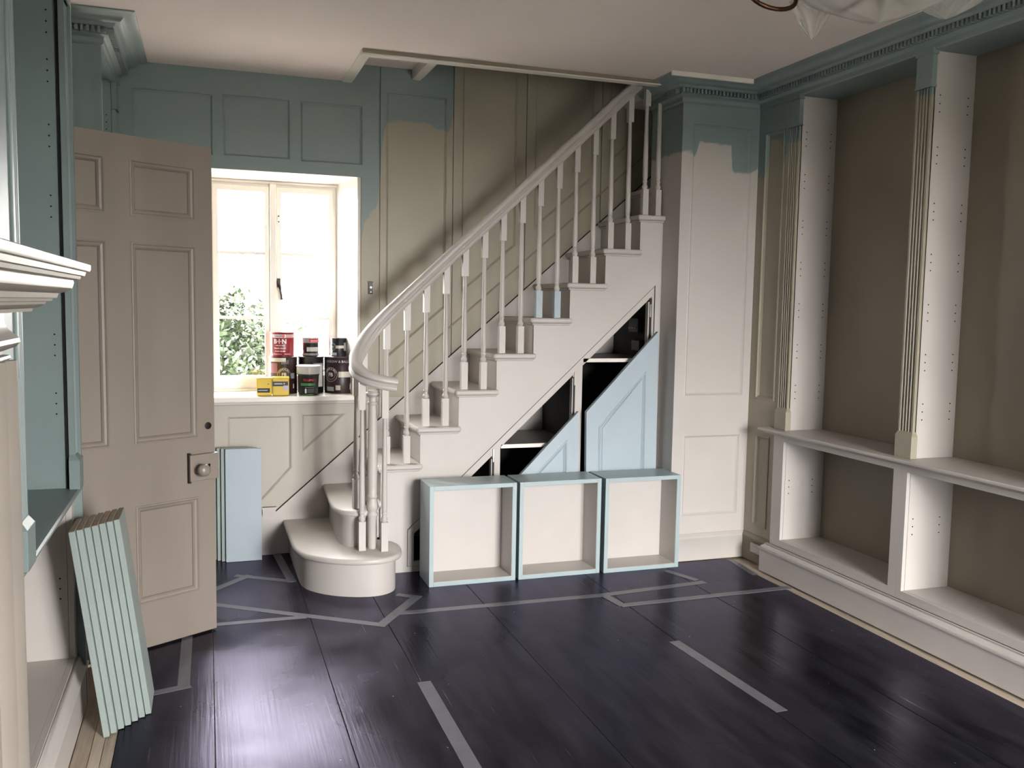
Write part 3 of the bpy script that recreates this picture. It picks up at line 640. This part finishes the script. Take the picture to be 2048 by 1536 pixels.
for x0, dk in ((1.425, 1), (1.885, 1), (2.335, 1)):
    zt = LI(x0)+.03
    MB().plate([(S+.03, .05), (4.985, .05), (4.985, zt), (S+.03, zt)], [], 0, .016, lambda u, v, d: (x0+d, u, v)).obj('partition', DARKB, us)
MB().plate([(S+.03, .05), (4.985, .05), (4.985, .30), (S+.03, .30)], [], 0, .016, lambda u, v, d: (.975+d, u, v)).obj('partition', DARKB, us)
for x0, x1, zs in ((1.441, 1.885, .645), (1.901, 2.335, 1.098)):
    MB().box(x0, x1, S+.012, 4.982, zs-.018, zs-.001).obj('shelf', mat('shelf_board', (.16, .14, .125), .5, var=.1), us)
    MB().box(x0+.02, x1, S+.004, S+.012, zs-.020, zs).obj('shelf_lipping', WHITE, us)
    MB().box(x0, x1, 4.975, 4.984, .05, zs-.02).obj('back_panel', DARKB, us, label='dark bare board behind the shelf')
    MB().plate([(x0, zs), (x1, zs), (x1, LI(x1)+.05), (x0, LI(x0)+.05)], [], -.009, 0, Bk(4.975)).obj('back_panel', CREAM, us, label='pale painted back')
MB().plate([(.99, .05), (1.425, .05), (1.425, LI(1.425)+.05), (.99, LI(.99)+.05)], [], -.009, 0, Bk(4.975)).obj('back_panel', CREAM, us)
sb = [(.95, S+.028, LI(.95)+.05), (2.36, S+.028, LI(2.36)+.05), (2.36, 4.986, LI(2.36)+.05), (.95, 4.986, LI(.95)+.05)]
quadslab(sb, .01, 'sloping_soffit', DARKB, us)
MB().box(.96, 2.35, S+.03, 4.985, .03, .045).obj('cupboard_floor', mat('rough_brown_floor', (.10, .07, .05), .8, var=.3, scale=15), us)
MB().box(.962, 2.338, S+.001, S+.02, 0, .028).obj('threshold', CREAM, us)
eb = MB().box(2.318, 2.335, 4.62, 4.74, 1.235, 1.315).obj('fuse_box', mat('dark_grey_plastic', (.03, .03, .03), .4), bevel=.003)
tag(eb, 'small dark fuse box on the inner side of the stair cupboard', 'fuse box')
for k in range(4): MB().lathe([(.006, 0), (.006, .008), (.003, .009)], (2.318, 4.645+.024*k, 1.26), 10, Matrix.Rotation(-math.pi/2, 3, 'Y')).obj('switch', STEEL, eb)
eb2 = MB().box(2.318, 2.335, 4.60, 4.70, 1.13, 1.19).obj('junction_box', eb.data.materials[0], bevel=.003)
tag(eb2, 'small dark junction box below the fuse box under the stairs', 'junction box')

# ------------------------------------------------------------------ detached triangular doors
def tri_door(lab, poly, panel, x, y, lean, tilt):
    r = thing('cupboard_door', lab, 'cupboard door', (x, y, .0), 0)
    r.rotation_euler = (-lean, tilt, 0)
    F = lambda u, v, d: (u, -d, v)
    def put(mb, name, m, lb=None):
        me = mb.obj(name, m, None, bevel=.0015); me.parent = r; return me
    put(MB().plate(poly, [], 0, .018, F), 'door_panel', BLUE_L)
    put(MB().plate(poly, [panel], .018, .026, F), 'door_frame', BLUE_L)
    put(ring(list(panel), F, .016, .010, .018), 'panel_moulding', BLUE_L)
    put(ring(off(panel if sum(panel[i][0]*panel[(i+1)%len(panel)][1]-panel[(i+1)%len(panel)][0]*panel[i][1] for i in range(len(panel)))>0 else panel[::-1], .022), F, .006, .004, .018), 'panel_moulding', BLUE_L)
    return r
tri_door('large pale blue triangular cupboard door leaning behind the right-hand box', [(0, 0), (0, .818), (.419, 1.240), (.419, 0)], [(.072, .10), (.072, .735), (.350, 1.025), (.350, .10)], 1.931, 4.425, -.014, -.022)
tri_door('smaller pale blue triangular cupboard door leaning behind the middle box', [(.0, 0), (.0, .12), (.70, .805), (.70, 0)], [(.10, .06), (.10, .14), (.635, .655), (.635, .06)], 1.190, 4.432, -.010, -.022)

# ------------------------------------------------------------------ three open boxes
bl = ['open blue edged cream box standing on its side, left of the three', 'open blue edged cream box standing on its side between two others', 'open blue edged cream box standing on its side nearest the pillar']
BOXB = mat('box_blue_paint', (.35, .43, .445), .38, var=.04, scale=6)
for i, (xa, xb, yf) in enumerate(((1.012, 1.457, 4.183), (1.473, 1.918, 4.182), (1.936, 2.372, 4.170))):
    h, dp, t_ = .497, .205, .021
    b = thing('drawer_box', bl[i], 'box', ((xa+xb)/2, yf+dp/2, 0))
    MB().box(xa, xa+t_, yf, yf+dp, 0, h).obj('side_board', BOXB, b, bevel=.001)
    MB().box(xb-t_, xb, yf, yf+dp, 0, h).obj('side_board', BOXB, b, bevel=.001)
    MB().box(xa+t_, xb-t_, yf+.0, yf+dp, h-t_, h).obj('top_board', BOXB, b, bevel=.001)
    MB().box(xa+t_, xb-t_, yf+.0, yf+dp, 0, t_).obj('bottom_board', BOXB, b, bevel=.001)
    MB().box(xa+t_, xb-t_, yf+dp-.03, yf+dp-.018, t_, h-t_).obj('back_board', CREAM, b)
    lin = MB(); e = .0012
    lin.box(xa+t_, xa+t_+e, yf+.002, yf+dp-.03, t_, h-t_); lin.box(xb-t_-e, xb-t_, yf+.002, yf+dp-.03, t_, h-t_); lin.box(xa+t_+e, xb-t_-e, yf+.002, yf+dp-.03, t_, t_+e)
    lin.obj('inner_paint', CREAM, b)

# ------------------------------------------------------------------ panel door, open into the room
DO = thing('panel_door', 'tall cream six panel door standing open at left with a rim lock', 'door', (-.6505, 3.493, 0))
DO.rotation_euler = (0, 0, math.atan2(.5126, .8586))
DW, DH = .776, 1.984
def dput(mb, name, m, par=DO, **k):
    o = mb.obj(name, m, None, **k); o.parent = par; return o
FD = lambda u, v, d: (u, -d, v)      # u from the hinge, face to the camera
cols = [(.076, .340), (.436, .702)]; rows = [(.185, .578), (.820, 1.590), (1.690, 1.898)]
ph = [rect(a, b, c_, d) for a, b in cols for c_, d in rows]
dput(MB().plate(rect(0, DW, .008, DH), ph, -.018, .020, FD), 'door_frame', CREAM_DOOR_DIM, bevel=.001)
for a, b in cols:
    for c_, d in rows:
        p = dput(MB().box(a-.004, b+.004, -.006, .006, c_-.004, d+.004), 'door_panel', CREAM_DOOR_DIM)
        q = MB(); R_ = rect(a, b, c_, d)
        def RG(wid, d0, pr):
            pts = R_; rr = []
            for i in range(4):
                p0 = Vector(pts[i]); sx = 1 if p0.x < (a+b)/2 else -1; sz = 1 if p0.y < (c_+d)/2 else -1
                rr.append([FD(p0.x+sx*o_, p0.y+sz*o_, e_) for o_, e_ in pr])
            m_ = len(pr); v = [x for r_ in rr for x in r_]
            return MB().add(v, [(i*m_+j, i*m_+(j+1) % m_, ((i+1) % 4)*m_+(j+1) % m_, ((i+1) % 4)*m_+j) for i in range(4) for j in range(m_)])
        mo = dput(RG(.03, 0, [(0, .006), (0, .0215), (.006, .0225), (.010, .018), (.018, .016), (.024, .011), (.026, .006)]), 'panel_moulding', CREAM_DOOR_DIM, p)
u = lambda t_: DW-t_
lk = dput(MB().box(u(.122), u(-.004), -.042, -.020, .648, .755), 'rim_lock', CREAM_DOOR_DIM, bevel=.002)
dput(MB().box(u(.124), u(.114), -.034, -.020, .640, .762), 'lock_edge', DARKB, lk)
dput(MB().lathe([(.017, 0), (.017, .004), (.010, .008), (.009, .018), (.014, .024), (.022, .032), (.026, .042), (.024, .052), (.015, .060), (.004, .062)], (u(.088), -.042, .697), 20, Matrix.Rotation(math.pi/2, 3, 'X')), 'knob', mat('worn_knob', (.27, .23, .19), .3), lk, smooth=60)
dput(MB().box(u(.042), u(.036), -.0435, -.0415, .688, .712).lathe([(.0055, 0), (.0055, .0015)], (u(.039), -.042, .708), 12, Matrix.Rotation(math.pi/2, 3, 'X')), 'keyhole', HOLE, lk)
dput(MB().box(DW+.0, DW+.008, -.036, -.024, .685, .705), 'latch', STEEL, lk)
dput(MB().lathe([(.0145, 0), (.0145, .003), (.012, .004)], (u(.030), -.020, .866), 20, Matrix.Rotation(math.pi/2, 3, 'X')), 'lock_cylinder', mat('dark_bronze', (.02, .012, .01), .5, metal=.5), smooth=60)

# ------------------------------------------------------------------ shelf boards
SHB = mat('shelf_blue_paint', (.29, .345, .325), .42, var=.05, scale=8)
lean_t = math.atan2(.085, .66)
names = ['outermost', 'second', 'third', 'middle', 'fifth', 'sixth', 'innermost']
desc = ['pale blue shelf board at the left end of the leaning stack by the door', 'second shelf board from the left in the leaning stack of seven', 'third shelf board from the left in the leaning stack of seven', 'middle shelf board of the seven leaning by the door', 'third shelf board from the right in the leaning stack of seven', 'second shelf board from the right in the leaning stack of seven', 'pale blue shelf board at the right end of the leaning stack, its wide face showing']
for k in range(7):
    mb = MB().box(0, .0175, 0, .183, 0, .668)
    o = mb.obj('shelf_board', SHB, bevel=.0012)
    o.location = (-.322+.0192*k, 2.985+.0225*k+random.uniform(-.002, .002), .001); o.rotation_euler = (0, -lean_t, 0)
    tag(o, desc[k], 'shelf board', 'shelf boards leaning by the door')
    e = MB().box(.001, .0165, .001, .182, .668, .6686).obj('board_end', PLY, None); e.parent = o
dsc = ['front pale blue shelf board of the upright stack against the panelling', 'second shelf board from the front of the upright stack behind the door', 'third shelf board from the front of the upright stack behind the door', 'rearmost shelf board of the upright stack behind the door edge']
for k in range(4):
    o = MB().box(0, .182, 0, .018, 0, .602).obj('shelf_board', BLUE_L if k == 0 else SHB, bevel=.0012)
    o.location = (.084-.021*k, 4.876+.0215*k, .001); tag(o, dsc[k], 'shelf board', 'shelf boards upright behind the door')

# ------------------------------------------------------------------ tape strips on the floor
def tape(a, b, wd, lab, z=.0012, kink=None):
    pts = [a]+([kink] if kink else [])+[b]
    mb = MB().sweep([(x, y, 0) for x, y in pts], [(-wd/2, .0002), (wd/2, .0002), (wd/2, z), (-wd/2, z)])
    return tag(mb.obj('tape_strip', TAPE), lab, 'tape', 'grey tape strips on the floor')
tape((.12, 4.63), (.395, 4.455), .038, 'grey floor tape running to the left end of the curved bottom step')
tape((.0, 4.40), (.19, 4.615), .040, 'short grey tape slanting from the door edge towards the upright boards', .0018)
tape((.348, 4.97), (.385, 4.45), .042, 'grey tape along the floor between the bottom step and the upright boards', .0022)
tape((-.03, 4.235), (.70, 3.735), .040, 'long bright grey tape slanting from the door to in front of the bottom step', .0014)
tape((.685, 3.72), (.925, 4.065), .045, 'grey tape slanting up on the right of the bottom step', .0020)
tape((.94, 4.045), (.84, 4.115), .035, 'tiny grey tape tab touching the right of the bottom step', .0026)
tape((-.05, 3.935), (.40, 3.925), .036, 'grey tape from the door foot ending at the long slanting tape', .0018)
tape((-.09, 3.82), (-.093, 3.30), .042, 'grey tape on the floor right of the leaning shelf boards', .0014)
tape((-.24, 3.275), (-.07, 3.318), .036, 'short grey tape at the foot of the leaning shelf boards', .0020)
tape((.80, 3.862), (2.37, 3.895), .042, 'long grey tape across the floor in front of the three boxes', .0014, (1.77, 3.845))
tape((2.275, 4.12), (2.345, 3.93), .038, 'short grey tape between the right-hand box and the long tape', .0020)
tape((1.785, 3.865), (1.812, 3.675), .042, 'short grey tape linking the two long tapes in front of the boxes', .0020)
tape((1.80, 3.682), (2.735, 3.700), .040, 'grey tape from mid floor to the foot of the right cabinets', .0026)
tape((1.822, 3.215), (1.862, 2.53), .048, 'lone grey tape strip in the middle of the dark floor', .0014)
t15 = tape((.738, 3.115), (.738, 2.20), .050, 'grey tape strip over the floor joint at the bottom edge', .0014)
tape((2.72, 4.20), (2.69, 3.93), .035, 'torn grey tape at the cabinet corner by the pillar', .0016)

# ------------------------------------------------------------------ tins on the window board
SZ = .867
def txt(s, size, m, name, F, parent, align='CENTER', bold=0):
    cu = bpy.data.curves.new(name, 'FONT'); cu.body = s; cu.size = size; cu.align_x = align; cu.resolution_u = 2; cu.offset = bold
    to = bpy.data.objects.new('tmp', cu); COL.objects.link(to)
    me = bpy.data.meshes.new_from_object(to); bpy.data.objects.remove(to)
    for v in me.vertices: v.co = F(v.co.x, v.co.y)
    me.materials.clear(); me.materials.append(m)
    o = bpy.data.objects.new(name, me); COL.objects.link(o); o.parent = parent; return o
def Cy(r, z0, a0=0, dx=0, dr=.0006):      # wrap local (x,y) round the side facing the camera
    def F(x, y):
        a = a0+(x+dx)/r; return ((r+dr)*math.sin(a), -(r+dr)*math.cos(a), z0+y)
    return F
def wrap(r, a0, a1, z0, z1, m, name, parent, dr=.0004):
    n = 10; v = []
    for i in range(n+1):
        a = a0+(a1-a0)*i/n
        for z_ in (z0, z1): v.append(((r+dr)*math.sin(a), -(r+dr)*math.cos(a), z_))
    o = MB().add(v, [(2*i, 2*i+2, 2*i+3, 2*i+1) for i in range(n)]).obj(name, m, None, smooth=60); o.parent = parent; return o
def tin(name, lab, x, y, z, r, h, m, lid=None, cat='paint tin', rz_=-.13):
    t_ = thing(name, lab, cat, (x, y, z), rz_, None)
    def P(mb, nm, mm, **k): o = mb.obj(nm, mm, None, **k); o.parent = t_; return o
    P(MB().lathe([(r-.002, 0), (r, .0015), (r, .004), (r-.0015, .006), (r-.0015, h-.008), (r, h-.006), (r, h-.001), (r-.002, h)], seg=32), 'tin_body', m, smooth=50)
    P(MB().lathe([(r-.004, h-.004), (r-.004, h-.0005), (r-.010, h-.002), (r-.014, h-.001), (r-.02, h-.001)], seg=32), 'lid', lid or STEEL, smooth=50)
    return t_
def M_(n, c, r=.35, **k): return mat(n, c, r, **k)
AUB = M_('aubergine_label', (.028, .012, .014)); INK = M_('black_label', (.010, .010, .014)); RED = M_('red_label', (.23, .012, .02))
YEL = M_('yellow_plastic', (.62, .44, .04), .4); WL = M_('white_print', (.75, .74, .72)); CRL = M_('cream_label', (.60, .56, .48)); GRN = M_('green_band', (.05, .22, .05))
RL = M_('red_print', (.55, .02, .03)); GRY = M_('grey_print', (.35, .36, .38)); GOLD = M_('gold_print', (.55, .50, .36)); PINK = M_('faded_plum', (.20, .08, .10))
def emblem(t_, r, z, a0, R, m):
    # ring with circular lettering and the monogram
    F = Cy(r, z, a0)
    for Ra, Rb in ((R, R-.0013), (R*.70, R*.70-.001)):
        v = []; n = 36
        for i in range(n):
            a = 2*math.pi*i/n
            v += [F(Ra*math.cos(a), Ra*math.sin(a)), F(Rb*math.cos(a), Rb*math.sin(a))]
        o = MB().add(v, [(2*i, 2*((i+1) % n), 2*((i+1) % n)+1, 2*i+1) for i in range(n)]).obj('emblem_ring', m, None); o.parent = t_
    s = 'FARROW & BALL'; rr = R*.75
    for i, ch in enumerate(s):
        if ch == ' ': continue
        a = math.radians(160-i*(140/(len(s)-1)))
        ca, sa = math.cos(a), math.sin(a)
        def G_(x, y, ca=ca, sa=sa):
            px = (rr+y)*ca+x*sa; py = (rr+y)*sa-x*ca; return F(px, py)
        txt(ch, R*.24, m, 'letter', G_, t_, bold=.0002)
    txt('FB', R*.72, m, 'monogram', lambda x, y: F(x, y-R*.25), t_, bold=.0004)
# big tins at the back
t1 = tin('paint_tin', 'large dark aubergine paint tin with a round emblem, below the red tin', .402, 5.165, SZ, .078, .205, AUB)
wrap(.078, -1.2, .25, .178, .199, CRL, 'top_label', t1); wrap(.078, -1.45, -.35, .115, .170, PINK, 'side_label', t1)
for i in range(6): wrap(.078, -.05+.09*i, -.02+.09*i, .165, .188, GRY, 'bar_print', t1, .0008)
emblem(t1, .0782, .108, .12, .036, GOLD); wrap(.0784, .62, .95, .085, .115, GRY, 'small_label', t1); wrap(.0784, .8, .9, .03, .055, WL, 'small_label', t1)
t2 = tin('paint_tin', 'large black paint tin with a white side panel, middle of the back row', .556, 5.185, SZ, .073, .205, INK)
wrap(.073, .25, 1.1, .035, .165, WL, 'side_label', t2); wrap(.0733, .20, 1.12, .160, .168, GRY, 'label_edge', t2); wrap(.0736, .62, .70, .12, .158, INK, 'small_label', t2)
t3 = tin('paint_tin', 'large dark paint tin with cream band and round emblem, right of the back row', .717, 5.165, SZ, .088, .205, AUB)
emblem(t3, .0882, .105, -.62, .040, WL); wrap(.088, -.10, .95, .090, .122, CRL, 'band_label', t3)
txt('FARROW & BALL', .019, GRY, 'maker_name', Cy(.088, .172, -.25), t3, bold=.0002)
wrap(.088, -.95, -.40, .012, .036, GRY, 'small_label', t3); wrap(.0884, -.28, .02, .018, .045, CRL, 'size_label', t3); wrap(.0884, .66, .74, .02, .055, WL, 'code_label', t3)
# tins on top
t4 = tin('paint_tin', 'red primer tin lettered B-I-N on top of a larger tin', .400, 5.165, SZ+.2065, .068, .134, RED, M_('dark_red_rim', (.10, .01, .015)))
wrap(.068, -1.3, 1.3, .103, .122, M_('pink_band', (.55, .36, .36)), 'band', t4); wrap(.0683, -.75, .30, .104, .121, WL, 'name_plate', t4)
txt('ZINSSER', .013, M_('navy_print', (.03, .03, .10)), 'maker_name', Cy(.0686, .108, -.30), t4, bold=.0002)
v = MB().lathe([(.0085, 0), (.0085, .0006)], (0, 0, 0), 16, Matrix.Rotation(math.pi/2, 3, 'X')).obj('roundel', RL, None); v.parent = t4; v.location = (.0686*math.sin(.12), -.0686*math.cos(.12), .1125); v.rotation_euler = (0, 0, .12)
txt('B·I·N', .034, WL, 'name_print', Cy(.0682, .072, -.15), t4, bold=.0012)
for k, s in enumerate(('SHELLAC BASE', 'PRIMER-SEALER', 'STAIN KILLER')): txt(s, .0095 if k else .0075, WL, 'print_line', Cy(.0682, .058-.016*k, -.15), t4, bold=.0003)
wrap(.0682, -1.15, -.85, .02, .10, GRY, 'side_print', t4); wrap(.0682, .2, .7, .012, .015, WL, 'small_print', t4); wrap(.0682, -.7, .0, .012, .0145, WL, 'small_print', t4)
t5 = tin('paint_tin', 'small grey and red tin on top of the middle black tin', .553, 5.175, SZ+.2065, .047, .103, INK, GRY)
wrap(.047, -1.4, 1.4, .074, .100, GRY, 'band', t5); wrap(.0474, -.1, 1.1, .078, .097, RL, 'red_label', t5); wrap(.0477, .05, 1.0, .083, .087, WL, 'print_line', t5)
wrap(.0474, -.4, 1.1, .026, .050, WL, 'white_label', t5); wrap(.0474, -1.4, 1.4, .004, .016, GRY, 'foot_band', t5)
t6 = tin('paint_tin', 'small dark tin with a cream band on top of the right-hand tin', .708, 5.165, SZ+.2065, .044, .103, INK, STEEL)
wrap(.044, -.35, 1.3, .044, .060, CRL, 'band', t6); emblem(t6, .0442, .053, -.75, .021, GRY); wrap(.0444, .75, 1.25, .03, .075, GRY, 'side_label', t6); wrap(.0444, -1.1, -.2, .004, .02, GRY, 'foot_label', t6)
# front row
t7 = thing('filler_tub', 'black filler tub with a white lid and green band in front of the tins', 'tub', (.528, 5.045, SZ), -.13)
def P7(mb, nm, mm, **k): o = mb.obj(nm, mm, None, **k); o.parent = t7; return o
P7(MB().lathe([(.048, 0), (.051, .003), (.0575, .108), (.060, .110), (.060, .118)], seg=32), 'tub_body', INK, smooth=50)
P7(MB().lathe([(.061, .116), (.063, .118), (.0635, .152), (.066, .154), (.066, .160), (.062, .163), (.02, .163)], seg=32), 'lid', M_('white_plastic', (.72, .70, .66), .35), smooth=50)
txt('TOUPRET', .016, RL, 'name_print', Cy(.0565, .078, .15, dr=.0016), t7, bold=.0006)
wrap(.055, -.75, .75, .053, .067, GRN, 'green_band', t7, .0018); wrap(.0535, -.3, .65, .043, .045, GRY, 'print_line', t7, .0018)
for k in range(4): wrap(.0525, -.05, .62, .034-.006*k, .0355-.006*k, GRY, 'print_line', t7, .0018)
wrap(.0525, -.32, -.15, .012, .036, WL, 'small_print', t7, .0018); wrap(.050, -.6, .6, .002, .006, GRN, 'foot_band', t7, .002)
def cube_tub(lab, x, y, wx, h, lo):
    t_ = thing('filler_tub', lab, 'tub', (x, y, SZ), -.05)
    o = MB().box(-wx/2, wx/2, -.03, .03, 0, h).obj('tub_body', YEL, None, bevel=.006); o.parent = t_
    o = MB().box(-wx/2-.001, wx/2+.001, -.031, .031, h-.012, h+.001).obj('lid', YEL, None, bevel=.003); o.parent = t_
    def lb(a, b, c_, d, m, dr=.0006): q = MB().box(a, b, -.03-dr, -.03, c_, d).obj('label', m, None); q.parent = t_
    if lo: lb(-wx/2+.004, wx/2-.010, .018, .042, INK); lb(-wx/2+.008, wx/2-.022, .028, .033, GRY, .0010)
    else:
        lb(-wx/2+.002, wx/2-.006, .052, .078, INK); lb(-wx/2+.010, wx/2-.035, .062, .069, GRY, .0010); lb(wx/2-.030, wx/2-.003, .030, .056, M_('lilac_sticker', (.45, .42, .52)), .0014)
        q = MB().lathe([(.0045, 0), (.0045, .0006)], (wx/2-.026, -.031, .066), 14, Matrix.Rotation(math.pi/2, 3, 'X')).obj('dot', M_('orange_dot', (.6, .3, .2)), None); q.parent = t_
    if lo:
        q = MB().lathe([(.003, 0), (.003, .0006)], (wx/2-.018, -.031, .064), 12, Matrix.Rotation(math.pi/2, 3, 'X')).obj('dot', INK, None); q.parent = t_
    return t_
cube_tub('yellow tub with a low dark label, leftmost on the window board', .292, 5.03, .079, .098, True)
cube_tub('yellow tub with a high dark label, beside the black tub', .378, 5.025, .088, .100, False)

# ------------------------------------------------------------------ wrapped chandelier near the ceiling
ch = thing('chandelier', 'brass ring chandelier wrapped in clear polythene hanging at the top right', 'chandelier', (1.93, 2.30, H))
MB().lathe([(.05, -.0), (.05, -.015), (.015, -.03), (.012, -.17), (.03, -.19), (.035, -.22), (.02, -.25), (.008, -.27)], (1.93, 2.30, H), 20).obj('stem', BRASS, ch, smooth=50)
rg = []
for i in range(6):
    a = math.radians(i*60+25); cx, sy = math.cos(a), math.sin(a)
    pth = catmull([(1.93+cx*r_, 2.30+sy*r_, z_) for r_, z_ in ((.02, 2.37), (.09, 2.345), (.17, 2.34), (.25, 2.355), (.285, 2.385))], 6)
    MB().sweep(pth, [(.006*math.cos(k*math.pi/4), .006*math.sin(k*math.pi/4)) for k in range(8)]).obj('arm', BRASS, ch, smooth=60)
    MB().lathe([(.012, 2.385), (.03, 2.391), (.032, 2.395), (.012, 2.399), (.011, 2.46), (.003, 2.48)], (1.93+cx*.285, 2.30+sy*.285, 0), 14).obj('candle_cup', BRASS, ch, smooth=50)
circ = [(1.655+.085*math.cos(a), 2.455+.020*math.sin(a), 2.340+.048*math.sin(a)) for a in [2*math.pi*i/28 for i in range(28)]]
MB().sweep(circ, [(.007*math.cos(k*math.pi/4), .007*math.sin(k*math.pi/4)) for k in range(8)], closed=True, upv=(0, 1, 0)).obj('ring', BRASS, ch, smooth=60)
PLA = bpy.data.materials.new('polythene'); PLA.use_nodes = True
_g = PLA.node_tree; _g.nodes.clear(); _o = _g.nodes.new('ShaderNodeOutputMaterial'); _m = _g.nodes.new('ShaderNodeMixShader'); _t = _g.nodes.new('ShaderNodeBsdfTransparent'); _p = _g.nodes.new('ShaderNodeBsdfPrincipled')
_p.inputs['Base Color'].default_value = (.75, .74, .72, 1); _p.inputs['Roughness'].default_value = .25
_f = _g.nodes.new('ShaderNodeLayerWeight'); _f.inputs[0].default_value = .35; _r = _g.nodes.new('ShaderNodeMapRange'); _r.inputs[3].default_value = .22; _r.inputs[4].default_value = .80
_g.links.new(_f.outputs['Facing'], _r.inputs[0]); _g.links.new(_r.outputs[0], _m.inputs[0]); _g.links.new(_t.outputs[0], _m.inputs[1]); _g.links.new(_p.outputs[0], _m.inputs[2]); _g.links.new(_m.outputs[0], _o.inputs[0])
def bag(cx, cy, rx, ry, ztop, zbot, tip, seed, name='polythene_wrap'):
    rnd = random.Random(seed); n, m_ = 40, 16; v = []; ph_ = [rnd.uniform(0, 6.28) for _ in range(6)]
    for j in range(m_+1):
        t_ = j/m_; z_ = ztop+(zbot-ztop)*t_
        for i in range(n):
            a = 2*math.pi*i/n
            wv = 1+.10*math.sin(3*a+ph_[0]+t_*2)+.07*math.sin(7*a+ph_[1]-t_*5)+.04*math.sin(13*a+ph_[2]+t_*9)
            k = (1-t_**2.2)**.8*(.35+.65*min(1, t_*2.2+.15)) if not tip else (1-t_)**.75*(.8+.2*min(1, t_*3))
            v.append((cx+rx*k*wv*math.cos(a), cy+ry*k*wv*math.sin(a), z_+.012*math.sin(5*a+ph_[3])*(1-t_)))
    f = [(j*n+i, j*n+(i+1) % n, (j+1)*n+(i+1) % n, (j+1)*n+i) for j in range(m_) for i in range(n)]
    return MB().add(v, f).obj(name, PLA, ch, smooth=75)
bag(1.93, 2.30, .33, .30, 2.52, 2.245, False, 3)
bag(1.860, 2.53, .105, .085, 2.43, 2.247, True, 5)
bag(2.16, 2.28, .16, .14, 2.46, 2.275, False, 9)

# ------------------------------------------------------------------ outside
gr = MB().box(-30, 30, 5.42, 40, -.62, -.6).obj('ground', mat('pale_garden_bounce', (.60, .55, .50), .9, var=.2)); struct(gr)  # ground made pale to bounce light up onto the ceiling
g2 = MB().box(-30, 30, -40, YB-.2, -.32, -.3).obj('ground', mat('pale_terrace', (.16, .16, .14), .9)); struct(g2)
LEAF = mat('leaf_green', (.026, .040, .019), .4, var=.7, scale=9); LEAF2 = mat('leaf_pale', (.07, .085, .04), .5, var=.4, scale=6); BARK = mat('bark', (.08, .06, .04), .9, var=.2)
def bush(lab, x, y, z0, rx, rz_, n, m, seed, ls=.045):
    rnd = random.Random(seed); t_ = thing('bush', lab, 'bush', (x, y, -.6))
    v = []; f = []
    for _ in range(n):
        a = rnd.uniform(0, 6.283); b = math.acos(rnd.uniform(-1, 1)); r_ = rnd.uniform(.72, 1.0)*(1+.16*math.sin(4*a+b*3)+.1*math.sin(9*a-b*5))
        c_ = Vector((x+rx*r_*math.sin(b)*math.cos(a), y+rx*r_*math.sin(b)*math.sin(a), z0+rz_*r_*math.cos(b)))
        d = Vector((rnd.uniform(-1, 1), rnd.uniform(-1, 1), rnd.uniform(-.4, 1))).normalized(); s_ = d.cross(Vector((rnd.uniform(-1, 1), rnd.uniform(-1, 1), rnd.uniform(-1, 1)))).normalized()
        L = ls*rnd.uniform(.7, 1.4); o_ = len(v)
        v += [c_, c_+d*L*.5+s_*L*.22, c_+d*L, c_+d*L*.5-s_*L*.22]; f.append((o_, o_+1, o_+2, o_+3))
    MB().add(v, f).obj('foliage', m, t_, kind='stuff')
    mb = MB()
    for k in range(5):
        a = k*1.3; mb.sweep([(x, y, -.6), (x+.1*math.cos(a), y+.1*math.sin(a), z0-rz_*.4), (x+rx*.5*math.cos(a), y+rx*.5*math.sin(a), z0+rz_*.3)], [(-.02, -.02), (.02, -.02), (.02, .02), (-.02, .02)])
    mb.obj('stems', BARK, t_)
    MB().lathe([(rx*.1, z0-rz_*.7), (rx*.5, z0-rz_*.5), (rx*.68, z0), (rx*.5, z0+rz_*.5), (rx*.1, z0+rz_*.68)], (x, y, 0), 20).obj('inner_foliage', m, t_, kind='stuff', smooth=80)
    return t_
bush('dense green laurel bush outside the left window pane', .0, 8.2, .64, .62, .80, 16000, LEAF, 1, .07)
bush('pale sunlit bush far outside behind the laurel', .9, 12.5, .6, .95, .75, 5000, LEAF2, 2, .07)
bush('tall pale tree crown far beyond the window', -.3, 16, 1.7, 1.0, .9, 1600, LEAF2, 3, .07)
